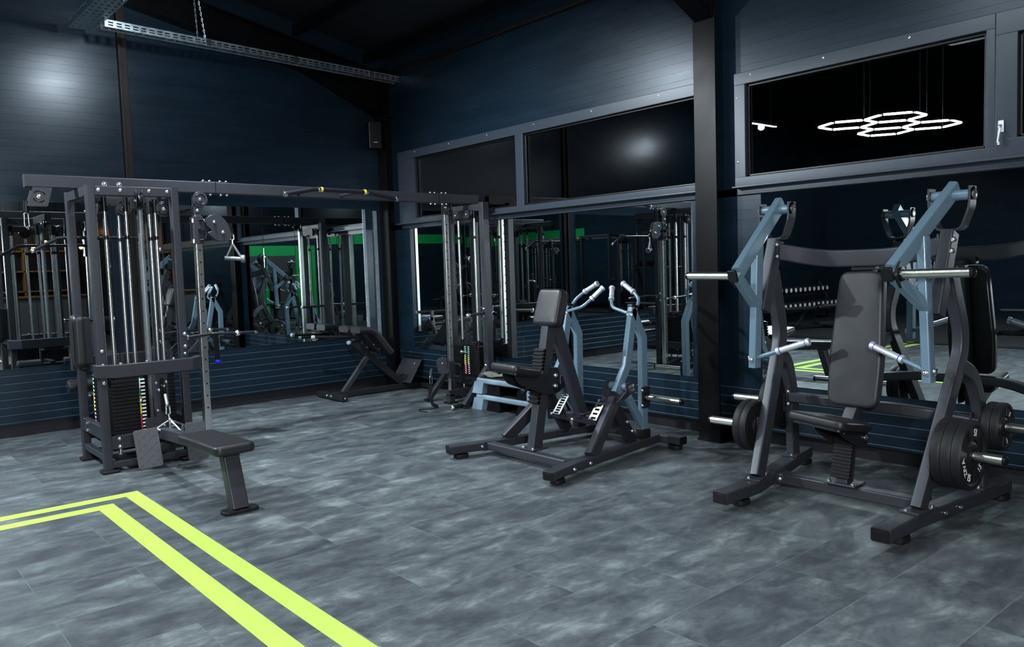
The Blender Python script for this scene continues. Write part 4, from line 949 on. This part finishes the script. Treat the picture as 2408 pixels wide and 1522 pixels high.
# ---- attachments hanging from the machine: things of their own
lb = thing('lat_bar', 'long black lat pulldown bar with bent ends hanging behind the weight stack tower', 'cable bar', (-3.80, -1.0, 1.86))
m = MB(); m.tube([(-4.32, -.99, 1.76), (-4.13, -1.0, 1.865), (-4.06, -1.0, 1.868), (-3.54, -1.0, 1.868), (-3.47, -1.0, 1.865), (-3.28, -1.01, 1.76)], .0155, 12); m.build('bar', M['frame_dark'], lb)
m = MB(); m.ball((-4.325, -.99, 1.757), .021); m.ball((-3.275, -1.01, 1.757), .021); m.tube([(XC, -1.0, 1.868), (XC, -.99, 1.92)], .006, 8); m.build('bar_end', M['chrome'], lb)
def karabiner(mb, p, l=.07, r=.0045):
    p = V(p); mb.tube([p, p+V((-.016, 0, -.02)), p+V((-.013, 0, -l+.012)), p+V((0, 0, -l)), p+V((.013, 0, -l+.012)), p+V((.016, 0, -.02)), p], r, 6)
kb = thing('carabiner', 'snap hook hanging from the left end of the top beam', 'hook', (-4.52, -1.955, 2.0))
m = MB(); m.cyl((-4.515, -1.955, 2.10), (-4.52, -1.955, 2.02), .022, 12); m.build('cable_stop', M['black_plastic'], kb)
m = MB(); karabiner(m, (-4.52, -1.955, 2.02), .12, .006); m.build('hook', M['chrome'], kb)
vh = thing('cable_attachment', 'chrome double handle hanging over the row bench', 'cable handle', (-3.745, -2.52, .40))
m = MB(); m.tube([(-3.735, YN-.13, .57), (-3.742, -2.47, .485)], .012, 8); m.build('cable_stop', M['grip'], vh)
m = MB(); karabiner(m, (-3.742, -2.48, .50), .085, .006); m.tube([(-3.742, -2.49, .42), (-3.745, -2.52, .385)], .007, 8); m.ball((-3.745, -2.52, .385), .016)
for sx in (-1, 1):
    m.tube([(-3.745, -2.52, .385), (-3.745+sx*.105, -2.51, .325)], .008, 8); m.tube([(-3.745, -2.52, .385), (-3.745+sx*.04, -2.65, .30)], .009, 8)
m.build('handle_frame', M['chrome'], vh)
for sx in (-1, 1): m = MB(); m.tube([(-3.745+sx*.105, -2.51, .325), (-3.745+sx*.04, -2.65, .30)], .012, 10); m.ball((-3.745+sx*.04, -2.65, .30), .017); m.build('handle_grip', M['chrome'], vh)
sh = thing('stirrup_handle', 'grey stirrup handle hanging from the chrome column of the weight stack tower', 'cable handle', (-2.955, -1.975, 1.76))
m = MB(); karabiner(m, (-2.955, -1.975, 1.865), .07, .006); m.tube([(-2.955, -1.975, 1.80), (-2.955, -1.975, 1.76)], .008, 8); m.build('hook', M['chrome'], sh)
m = MB()
m.tube([(-2.955, -1.975, 1.765), (-3.01, -1.95, 1.64)], .010, 10); m.tube([(-2.955, -1.975, 1.765), (-2.90, -2.0, 1.655)], .012, 10); m.cyl((-3.02, -1.945, 1.645), (-2.89, -2.005, 1.63), .019, 14); m.lathe((-2.89, -2.005, 1.632), (.9, -.42, 0), [(.03, -.01), (.036, 0), (.036, .02), (.03, .028), (0, .03)], 16); m.build('handle_grip', M['grey_tube'], sh)
an = thing('ankle_strap', 'dark strap with blue tip hanging on a horn of the weight stack tower', 'ankle strap', (-3.27, YN, .97))
m = MB(); m.sweep([(-3.27, YN-.018, 1.01), (-3.27, YN-.02, .93), (-3.265, YN-.02, .78)], .045, .006, up=(0, 1, 0), sec=rrect(.045, .006, .002)); m.build('strap', M['black_plastic'], an)
m = MB(); m.lathe((-3.265, YN-.02, .79), (0, 0, -1), [(.02, 0), (.024, .01), (.02, .025), (0, .03)], 14); m.build('strap_tip', M['blue_cap'], an)
m = MB(); m.box((-3.27, YN, 1.015), (.05, .035, .012)); m.build('buckle', M['satin'], an)
a2 = thing('ankle_strap', 'black strap lying from the low pulley of the corner cable column onto the floor', 'ankle strap', (-.76, -1.75, 0))
m = MB(); m.cyl((-.735, -1.755, .40), (-.75, -1.75, .33), .02, 12); m.build('cable_stop', M['frame'], a2)
m = MB(); karabiner(m, (-.75, -1.75, .33), .10, .006); m.build('hook', M['chrome'], a2)
m = MB(); m.sweep(fillet([(-.755, -1.75, .24), (-.77, -1.75, .10), (-.82, -1.85, .03), (-.83, -1.98, .012)], .1, 6), .05, .008, up=(1, .3, .3), sec=rrect(.05, .01, .003)); m.build('strap', M['black_plastic'], a2)
m = MB(); m.tube(fillet([(-.83, -1.98, .01), (-.88, -1.97, .006), (-1.0, -1.90, .005), (-1.06, -1.95, .005), (-1.05, -2.10, .005)], .08, 6), .004, 6); m.build('strap_tail', M['black_plastic'], a2)
a3 = thing('ankle_strap', 'strap hanging on the horn of the corner cable column', 'ankle strap', (-.56, -1.52, .99))
m = MB(); m.sweep([(-.56, -1.545, 1.02), (-.56, -1.55, .93), (-.545, -1.56, .76)], .05, .008, up=(0, 1, 0), sec=rrect(.05, .012, .003)); m.build('strap', M['black_plastic'], a3)
m = MB(); m.box((-.60, -1.55, .94), (.07, .008, .012)); m.build('strap_tip', M['blue_cap'], a3); m = MB(); m.lathe((-.575, -1.56, .93), (0, 1, 0), [(.022, 0), (.026, .003), (.022, .006), (.018, .003), (.022, 0)], 14); m.build('ring', M['chrome'], a3)
ab = thing('cable_bar', 'short black bar with chrome end and rings lying on the floor before the step platforms', 'cable bar', (-.7, -2.17, .025))
m = MB(); m.cyl((-.80, -2.20, .03), (-.38, -2.08, .03), .022, 14); m.build('bar', M['frame_dark'], ab)
dd = V((.42, .12, 0)).normalized(); m = MB(); m.lathe((-.80, -2.20, .03), dd, [(0, -.022), (.016, -.02), (.024, -.012), (.024, .01), (.021, .014)], 16); m.build('bar_end', M['chrome'], ab)
for t_ in (.17, .24):
    m = MB(); m.lathe(V((-.80, -2.20, .03))+dd*t_, dd, [(.020, 0), (.0235, .002), (.0235, .012), (.020, .014)], 16); m.build('ring', M['chrome'], ab)
# ------------------------------------------------------------------ back extension bench in the corner
HX = thing('back_extension_bench', 'black 45 degree back extension bench standing in the corner under the mirror', 'gym bench', (-.75, -.5, 0))
m = MB(); m.sweep([(-1.30, -.20, .045), (-1.30, -.82, .045)], .075, .06, r=.006); m.build('front_foot', M['frame_dark'], HX)
bolts(HX, (-1, 0, 0), [(-1.338, -.56, .05), (-1.338, -.46, .05)], .011); bolts(HX, (-.2, -1, 0), [(-1.30, -.822, .045)], .008)
m = MB(); m.sweep([(-1.27, -.50, .045), (-.08, -.50, .045)], .07, .06, r=.006); m.build('base_tube', M['frame_dark'], HX)
m = MB(); m.sweep([(-.09, -.25, .045), (-.09, -.80, .045)], .075, .06, r=.006); m.build('rear_foot', M['frame_dark'], HX)
m = MB(); m.sweep([(-.33, -.50, .08), (-.82, -.50, .50), (-1.0, -.50, .66)], .06, .075, up=(0, 1, 0), sec=rrect(.075, .055, .008)); m.build('main_tube', M['frame_dark'], HX)
m = MB(); m.sweep([(-1.15, -.50, .06), (-.80, -.50, .46)], .05, .06, up=(0, 1, 0), sec=rrect(.06, .05, .006)); m.build('brace', M['frame'], HX)
m = MB(); m.sweep([(-.90, -.50, .60), (-.72, -.50, .45)], .04, .04, up=(0, 1, 0)); m.cyl((-.93, -.62, .655), (-.93, -.38, .655), .016); m.cyl((-.76, -.62, .50), (-.76, -.38, .50), .016); m.build('pad_slider', M['frame'], HX)
for y in (-.36, -.645):
    e = V((-.62, 0, .78)).normalized(); bb = V((-.655, y, .53)); ez = V((.78, 0, .62)).normalized()
    # bent pad: long slope and short level top
    prof = [V((-.60, y, .50)), V((-.83, y, .79)), V((-1.03, y, .80))]
    m = MB(); m.sweep(fillet(prof, .10, 5), .235, .075, up=(0, 1, 0), sec=rrect(.075, .235, .035, 4)); m.build('hip_pad', M['leather'], HX)
    bolts(HX, (-.78, 0, -.62), [(-.77, y+.03, .61), (-.70, y+.03, .55)], .010)
for (a, b) in (((-.88, -.42, .70), (-1.43, -.34, .735)), ((-.90, -.55, .67), (-1.16, -.70, .665))):
    m = MB(); m.cyl(a, b, .0165); g = m.build('handle', M['rubber'], HX); d = (V(b)-V(a)).normalized()
    m = MB(); m.lathe(V(b)-d*.01, d, [(.018, -.02), (.023, -.018), (.023, .012), (.018, .018), (0, .019)], 16); m.build('handle_end', M['grip'], g)
e = V((.40, 0, .62)).normalized()
m = MB(); ex = V((0, -1, 0)); o = V((-.245, -.50, .235)); ez = ex.cross(e).normalized(); m.pad(rrect(.42, .34, .02), o, ex, e, ez, .008, .002); 
m.pad(rrect(.42, .07, .01), o+e*.175+V((-.02, 0, .012)), ex, V((-.85, 0, .5)), V((-.5, 0, -.85)), .006, .002); fp = m.build('foot_plate', M['frame'], HX)
bolts(fp, (-.84, 0, .54), [(-.30, -.44, .19), (-.20, -.60, .315)], .010)
m = MB(); m.sweep([(-.28, -.50, .08), (-.23, -.50, .22)], .06, .05, up=(0, 1, 0)); m.build('plate_post', M['frame_dark'], HX)

# ------------------------------------------------------------------ two stacked step platforms with a bag
def step(z, label, dx=0):
    root = thing('aerobic_step', label, 'step platform', (-.40, -2.80, z))
    x0, x1 = -.59+dx, -.20+dx; y0, y1 = -2.31, -3.28
    m = MB()
    m.pad(rrect(x1-x0, abs(y1-y0), .05, 5), ((x0+x1)/2, (y0+y1)/2, z+.108), (1, 0, 0), (0, 1, 0), UP, .055, .018, 4)
    # sloping end legs
    for ya, yb, yc_, yd in ((y0, y0-.15, y0+.035, y0-.13), (y1, y1+.15, y1-.035, y1+.13)):
        ya, yb = min(ya, yb), max(ya, yb); yc_, yd = min(yc_, yd), max(yc_, yd)
        for xa, xb, xc_, xd in ((x0, x0+.14, x0-.012, x0+.12), (x1-.14, x1, x1-.12, x1+.012)):
            m.loft([[(xc_, yc_, z+.002), (xd, yc_, z+.002), (xd, yd, z+.002), (xc_, yd, z+.002)], [(xa, ya, z+.125), (xb, ya, z+.125), (xb, yb, z+.125), (xa, yb, z+.125)]])
    m.build('platform', M['step_grey'], root)
    m = MB(); m.pad(rrect(x1-x0-.05, abs(y1-y0)-.06, .04, 4), ((x0+x1)/2, (y0+y1)/2, z+.160), (1, 0, 0), (0, 1, 0), UP, .006, .002, 1); m.build('tread_mat', M['step_top'], root)
    for yc_ in (y0-.29, y1+.22):
        m = MB()
        m.loft([[(x0+.015, yc_-.11, z+.002), (x1-.015, yc_-.11, z+.002), (x1-.015, yc_+.11, z+.002), (x0+.015, yc_+.11, z+.002)], [(x0+.03, yc_-.08, z+.12), (x1-.03, yc_-.08, z+.12), (x1-.03, yc_+.08, z+.12), (x0+.03, yc_+.08, z+.12)]])
        m.box((x0+.012, yc_, z+.07), (.006, .006, .06), r=.001); m.build('riser_block', M['black_plastic'], root)
    return root
step(0, 'grey step platform standing on the floor, under another one')
step(.168, 'grey step platform stacked on top, with a plastic bag on it', .01)
bg = thing('plastic_bag', 'small crumpled clear bag lying on the stacked step platforms', 'bag', (-.45, -2.5, .335))
m = MB(); rings = []
for k in range(11):
    t = k/10; c = V((-.48+.06*t, -2.34-.36*t, .358+.012*math.sin(9*t))); w = .03+.045*math.sin(math.pi*min(1, t*1.1+.05)); hh = .010+.014*abs(math.sin(5*t+.5))
    rings.append([c+V((w*math.cos(a)+random.uniform(-.008, .008), 0, hh*math.sin(a)+random.uniform(-.004, .006))) for a in [2*math.pi*i/14 for i in range(14)]])
m.loft(rings); m.build('bag_body', M['foil'], bg, sharp=20)

# ------------------------------------------------------------------ the rest of the hall, seen in the mirrors
m = MB(); m.box((-6.1, YB+.02, 1.2), (3.0, .03, 2.4)); o = m.build('wall_green', M['green_paint'], origin=(-6, YB, 0)); struct(o)
m = MB(); m.box((-10.9, YB+.03, 2.60), (6.2, .04, .35)); struct(m.build('wall_green_band', M['green_paint'], origin=(-11, YB, 0)))
m = MB(); m.box((XB+.03, -13.4, 2.45), (.04, 6.5, .40)); struct(m.build('wall_green_band', M['green_paint'], origin=(XB, -13, 0)))
for i, x in enumerate((-6.35, -5.2)):
    m = MB(); m.box((x, YB+.06, 1.03), (.95, .05, 2.06), r=.005); o = m.build('door_%d' % (i+1), M['grey_door'], origin=(x, YB, 0)); struct(o)
    h = MB(); h.tube([(x+.38, YB+.09, 1.03), (x+.38, YB+.14, 1.03), (x+.27, YB+.14, 1.03)], .01, 8); h.build('door_handle', M['satin'], o)
dup(PR, (-5.0, -14.6, 0), R(80), 'chest press machine at the far side of the hall before the green wall')
dup(RW, (-3.0, -13.2, 0), R(150), 'row machine at the far side of the hall between the bar and the green wall')
dup(PR, (-10.3, -12.2, 0), R(-70), 'chest press machine at the far end of the hall')
dup(RW, (-9.6, -9.4, 0), R(200), 'row machine on the dark rubber floor at the far end of the hall')
dup(CM, (-12.2, -10.4, 0), R(90), 'cable machine at the far end of the hall')
# dumbbell racks
def rack(x, y, rz, n, label):
    root = thing('dumbbell_rack', label, 'dumbbell rack', (x, y, 0)); a = R(rz); ex, ey = V((math.cos(a), math.sin(a), 0)), V((-math.sin(a), math.cos(a), 0)); o = V((x, y, 0)); L = n*.20
    for q in (-L/2+.1, L/2-.1):
        m = MB(); m.sweep([o+ex*q+ey*.28+UP*.03, o+ex*q-ey*.28+UP*.03], .06, .06, r=.006); m.sweep(fillet([o+ex*q+ey*.05+UP*.05, o+ex*q+ey*.02+UP*.5, o+ex*q-ey*.2+UP*.86], .2, 5), .06, .09, up=tuple(ex), sec=rrect(.09, .06, .01)); m.build('rack_leg', M['frame_dark'], root)
    for z, dy in ((.28, .10), (.62, -.12)):
        m = MB()
        for k in (-.09, .09): m.sweep([o+ex*(-L/2)+ey*(dy-k)+UP*(z+k*.35), o+ex*(L/2)+ey*(dy-k)+UP*(z+k*.35)], .05, .02, r=.004)
        m.build('rack_shelf', M['frame_dark'], root)
    return o, ex, ey, L
o, ex, ey, L = rack(-11.5, .85, 180, 14, 'two tier dumbbell rack along the far left wall, seen in the right mirror')
db = None
for tier, (z, dy) in enumerate(((.38, .10), (.72, -.12))):
    for k in range(14):
        c = o+ex*(-L/2+.1+.2*k)+ey*dy+UP*z
        lab = 'black dumbbell on the %s shelf of the far dumbbell rack' % ('lower', 'upper')[tier]; grp = 'dumbbells on the %s rack shelf' % ('lower', 'upper')[tier]
        if db is None:
            db = thing('dumbbell', lab, 'dumbbell', c, grp); d = ey
            for sg in (-1, 1):
                m = MB(); m.lathe(c+d*sg*.06, d*sg, [(.03, 0), (.065, .002), (.072, .012), (.072, .075), (.062, .088), (.05, .09), (.05, .087), (0, .087)], 16); hd = m.build('dumbbell_head', M['rubber'], db)
                m = MB(); m.lathe(c+d*sg*.147, d*sg, [(.046, 0), (.050, 0), (.050, .003), (.046, .003)], 16); m.build('head_ring', M['white_print'], hd)
            m = MB(); m.cyl(c-d*.06, c+d*.06, .017, 10); m.build('dumbbell_grip', M['satin'], db)
        else: dup(db, c, 0, lab, grp)
# benches
def bench(x, y, rz, label):
    root = thing('flat_bench', label, 'gym bench', (x, y, 0)); a = R(rz); ex, ey = V((math.cos(a), math.sin(a), 0)), V((-math.sin(a), math.cos(a), 0)); o = V((x, y, 0))
    m = MB(); m.pad(rrect(.85, .28, .05), o+UP*.40+ex*.18, ex, ey, UP, .06, .02); m.build('backrest', M['leather'], root)
    m = MB(); m.pad(rrect(.34, .30, .05), o+UP*.40-ex*.44, ex, ey, UP, .06, .02); m.build('seat', M['leather'], root)
    m = MB(); m.sweep(fillet([o+ex*.62+UP*.04, o+ex*.2+UP*.05, o+ex*.0+UP*.38], .2, 5), .06, .08, up=tuple(ey), sec=rrect(.08, .06, .01)); m.sweep([o-ex*.5+UP*.05, o+ex*.3+UP*.08], .06, .06); m.sweep([o-ex*.5-ey*.3+UP*.04, o-ex*.5+ey*.3+UP*.04], .06, .06); m.sweep([o+ex*.62-ey*.25+UP*.04, o+ex*.62+ey*.25+UP*.04], .06, .06); m.build('bench_frame', M['frame_dark'], root)
    return root
b0 = bench(-9.7, -.35, 15, 'adjustable bench nearest the dumbbell rack on the dark rubber floor'); dup(b0, (-11.0, -.6, 0), R(25), 'adjustable bench further back on the dark rubber floor'); dup(b0, (-10.2, -4.4, 0), R(70), 'adjustable bench in front of the power rack')
# power rack with barbell
def power_rack(x, y, label):
    root = thing('power_rack', label, 'power rack', (x, y, 0))
    for dx in (-.6, .6):
        for dy in (-.55, .55):
            m = MB(); m.sweep([(x+dx, y+dy, 0), (x+dx, y+dy, 2.3)], .075, .075, up=(0, 1, 0)); m.build('post', M['frame_dark'], root)
        m = MB(); m.sweep([(x+dx, y-.6, 2.26), (x+dx, y+.6, 2.26)], .07, .07); m.sweep([(x+dx, y-.8, .04), (x+dx, y+.6, .04)], .07, .07); m.build('crossbar', M['frame_dark'], root)
    for dy in (-.55, .55):
        m = MB(); m.sweep([(x-.6, y+dy, 2.26), (x+.6, y+dy, 2.26)], .07, .07); m.build('crossbar', M['frame_dark'], root)
    bb = thing('barbell', 'barbell resting on the %s' % label, 'barbell', (x, y, 1.3)); m = MB(); m.cyl((x-.62, y-1.05, 1.3), (x-.62, y+1.05, 1.3), .014); m.build('bar', M['chrome'], bb)
    m = MB(); m.cyl((x-.62, y-1.05, 1.3), (x-.62, y-.66, 1.3), .025); m.cyl((x-.62, y+.66, 1.3), (x-.62, y+1.05, 1.3), .025); m.build('sleeve', M['satin'], bb)
power_rack(-12.4, -5.2, 'power rack at the far end of the hall'); power_rack(-12.4, -7.6, 'second power rack from the far corner')
# bar counter with warm bulbs
bc = thing('bar_counter', 'grey bar counter with wooden top at the back of the hall', 'counter', (-1.4, -15.6, 0))
m = MB(); m.box((-1.55, -15.6, .52), (2.6, .6, 1.04), r=.01); m.build('counter_body', M['grey_counter'], bc); m = MB(); m.box((-1.55, -15.6, 1.065), (2.7, .72, .05), r=.01); m.build('counter_top', M['wood'], bc)
bk = thing('back_bar_shelf', 'wooden shelf unit behind the bar counter', 'shelf', (-1.45, YB+.2, 0))
for z in (1.2, 1.75, 2.3): m = MB(); m.box((-1.5, YB+.2, z), (2.5, .28, .04)); m.build('shelf_board', M['wood'], bk)
for x in (-2.7, -1.5, -.28): m = MB(); m.box((x, YB+.2, 1.2), (.05, .28, 2.4)); m.build('shelf_side', M['wood'], bk)
bulb = None
for k in range(9):
    c = V((-2.6+.28*k, -15.3, 2.35+.14*((k*5) % 4)))
    if bulb is None:
        bulb = thing('pendant_bulb', 'warm glowing pendant bulb over the bar counter', 'lamp', c, 'warm bulbs over the bar')
        m = MB(); m.ball(c, .05, 12); m.build('bulb', M['bulb_warm'], bulb); m = MB(); m.cyl(c+UP*.04, c+UP*1.75, .006, 6); m.build('cord', M['black_plastic'], bulb)
    else: dup(bulb, c, 0, 'warm glowing pendant bulb over the bar counter', 'warm bulbs over the bar')
m = MB(); m.box((-3.9, YB+.05, 2.45), (.36, .04, .18)); tag(m.build('exit_sign', M['exit_green'], origin=(-3.9, YB+.05, 2.4)), 'small green glowing sign on the back wall of the hall', 'sign')

# ------------------------------------------------------------------ lamps
def hexlamp(cx, cy, z, rot, cells, label, r=.40):
    root = thing('hexagon_lamp', label, 'ceiling lamp', (cx, cy, z)); done = set(); a0 = R(rot)
    def pt(q, s, k):
        x = r*1.5*q; y = r*math.sqrt(3)*(s+q/2); a = math.pi/3*k
        x += r*math.cos(a); y += r*math.sin(a)
        return (round(cx+x*math.cos(a0)-y*math.sin(a0), 4), round(cy+x*math.sin(a0)+y*math.cos(a0), 4))
    m = MB(); joints = set()
    for q, s in cells:
        for k in range(6):
            a, b = pt(q, s, k), pt(q, s, k+1); key = tuple(sorted((tuple(round(v, 2) for v in a), tuple(round(v, 2) for v in b))))
            if key in done: continue
            done.add(key); A, B = V((*a, z)), V((*b, z)); d = (B-A).normalized()*.018; m.cyl(A+d, B-d, .014, 8); joints.add(tuple(round(v, 2) for v in a))
    m.build('light_tube', M['lamp_white'], root)
    m = MB()
    for i, j in enumerate(sorted(joints)):
        m = MB(); m.box((j[0], j[1], z+.012), (.045, .045, .02)); m.build('tube_joint', M['black_plastic'], root)
    for i, j in enumerate(sorted(joints)):
        if i % 4 == 0: m = MB(); m.cyl((j[0], j[1], z), (j[0], j[1], roofz(j[0])-.0), .0025, 5); m.build('suspension_wire', M['galv'], root)
    return root
hexlamp(-5.48, -4.0, 3.20, 0, [(0, 0), (1, 0), (1, -1), (-1, 1), (-1, 0)], 'white hexagon lamp hanging over the floor marking, mirrored in the right window', .36)
ac = thing('air_conditioner', 'white square ceiling air conditioner, seen mirrored in the right window', 'air conditioner', (-5.3, -5.1, 4.3))
m = MB(); m.pad(rrect(.92, .92, .05, 4), (-5.3, -5.1, 4.12), (1, 0, 0), (0, 1, 0), UP, .22, .03); m.build('housing', M['white_shell'], ac)
m = MB(); m.pad(rrect(.5, .5, .04, 4), (-5.3, -5.1, 4.112), (1, 0, 0), (0, 1, 0), UP, .02, .004); m.build('air_grille', M['grey_counter'], ac)
m = MB(); m.box((-5.3, -5.1, 4.75), (.25, .25, .9)); m.build('duct', M['galv'], ac)
sl = thing('strip_lamp', 'linear strip lamp hanging under the cable tray', 'ceiling lamp', (-6.6, -1.35, 3.72))
m = MB(); m.box((-6.6, -1.35, 3.73), (.9, .05, .05)); m.build('lamp_housing', M['galv'], sl); m = MB(); m.box((-6.6, -1.35, 3.70), (.88, .045, .012)); m.build('light_tube', M['lamp_white'], sl)
m = MB(); m.cyl((-6.9, -1.35, 3.75), (-6.9, -1.35, roofz(-6.9)), .003, 5); m.cyl((-6.3, -1.35, 3.75), (-6.3, -1.35, roofz(-6.3)), .003, 5); m.build('suspension_wire', M['galv'], sl)
# ------------------------------------------------------------------ lights and camera
def area(name, loc, tgt, size, power, col=(1, 1, 1), sy=None, spread=180):
    l = bpy.data.lights.new(name, 'AREA'); l.energy = power; l.color = col; l.size = size; l.spread = R(spread)
    if sy: l.shape = 'RECTANGLE'; l.size_y = sy
    o = bpy.data.objects.new(name, l); COL.objects.link(o); o.location = loc
    o.rotation_euler = (V(tgt)-V(loc)).to_track_quat('-Z', 'Y').to_euler(); return o
COOL = (.86, .95, 1.)
def spot(name, loc, tgt, power, col=COOL, rad=.12, ang=150, blend=.8):
    l = bpy.data.lights.new(name, 'SPOT'); l.energy = power; l.color = col; l.shadow_soft_size = rad; l.spot_size = R(ang); l.spot_blend = blend
    o = bpy.data.objects.new(name, l); COL.objects.link(o); o.location = loc
    o.rotation_euler = (V(tgt)-V(loc)).to_track_quat('-Z', 'Y').to_euler(); return o
spot('ceiling_light_tower', (-6.6, -1.35, 3.66), (-3.6, -3.0, .4), 950, rad=.05, ang=98)
spot('ceiling_light_wall_wash', (-6.6, -1.35, 3.66), (-6.0, -.1, 3.0), 150, rad=.05, ang=120)
spot('ceiling_light_middle', (-3.9, -6.0, 4.2), (-2.6, -5.4, 0), 250, rad=.08)
spot('ceiling_light_front', (-3.3, -8.3, 4.1), (-2.6, -7.2, 0), 150, rad=.08)
spot('ceiling_light_corner', (-3.42, -2.3, 3.92), (-.7, -2.6, .5), 620, rad=.07, ang=112)
spot('ceiling_light_corner_wash', (-3.42, -2.3, 3.92), (-3.9, 0, 2.9), 110, rad=.07, ang=130)
spot('ceiling_light_centre', (-3.42, -3.4, 3.95), (-3.0, -3.6, 0), 190, rad=.07, ang=140)
spot('ceiling_light_hall', (-9.8, -4.0, 4.6), (-9.8, -4.2, 0), 700, rad=.05)
spot('ceiling_light_recess', (-10.5, -1.0, 4.4), (-11.3, .6, .5), 260, rad=.05)
spot('added_light_back', (-5.5, -13.6, 4.2), (-5.8, -16.8, 1.3), 520, rad=.05)  # added spot without a fixture, brightens the green back wall
spot('ceiling_light_bar', (-10.5, -13.5, 4.2), (-11., -16.5, 1.5), 240, rad=.05)
spot('ceiling_light_counter', (-1.5, -12.5, 4.0), (-1.5, -15.6, .5), 90, rad=.05)
spot('added_light_hall_end', (-10.4, -8.8, 4.5), (-11.2, -9.6, 0), 700, rad=.05)  # second hall spot, added to brighten the dim far end
area('flash', (-5.35, -9.25, 1.85), (-1.9, -4.0, 1.0), .45, 170, (.93, .97, 1.))
w = bpy.data.worlds.new('night'); SC.world = w; w.use_nodes = True
w.node_tree.nodes['Background'].inputs['Color'].default_value = (.02, .03, .05, 1); w.node_tree.nodes['Background'].inputs['Strength'].default_value = .3

cam = bpy.data.cameras.new('camera'); co = bpy.data.objects.new('camera', cam); COL.objects.link(co)
yaw, pit, rol, F_ = R(40.317), R(-4.139), R(-1.856), 1899.636
fw = V((math.sin(yaw)*math.cos(pit), math.cos(yaw)*math.cos(pit), math.sin(pit)))
r0 = V((math.cos(yaw), -math.sin(yaw), 0)); u0 = r0.cross(fw)
rr = r0*math.cos(rol)+u0*math.sin(rol); uu = -r0*math.sin(rol)+u0*math.cos(rol)
mw = Matrix((rr, uu, -fw)).transposed().to_4x4(); mw.translation = V((-5.727, -9.014, 1.5)); co.matrix_world = mw
cam.sensor_fit = 'HORIZONTAL'; cam.sensor_width = 36; cam.lens = 36*F_/2408; cam.clip_start = .05; cam.clip_end = 60
SC.camera = co
SC.view_settings.view_transform = 'Standard'; SC.view_settings.exposure = .22; SC.view_settings.gamma = .86
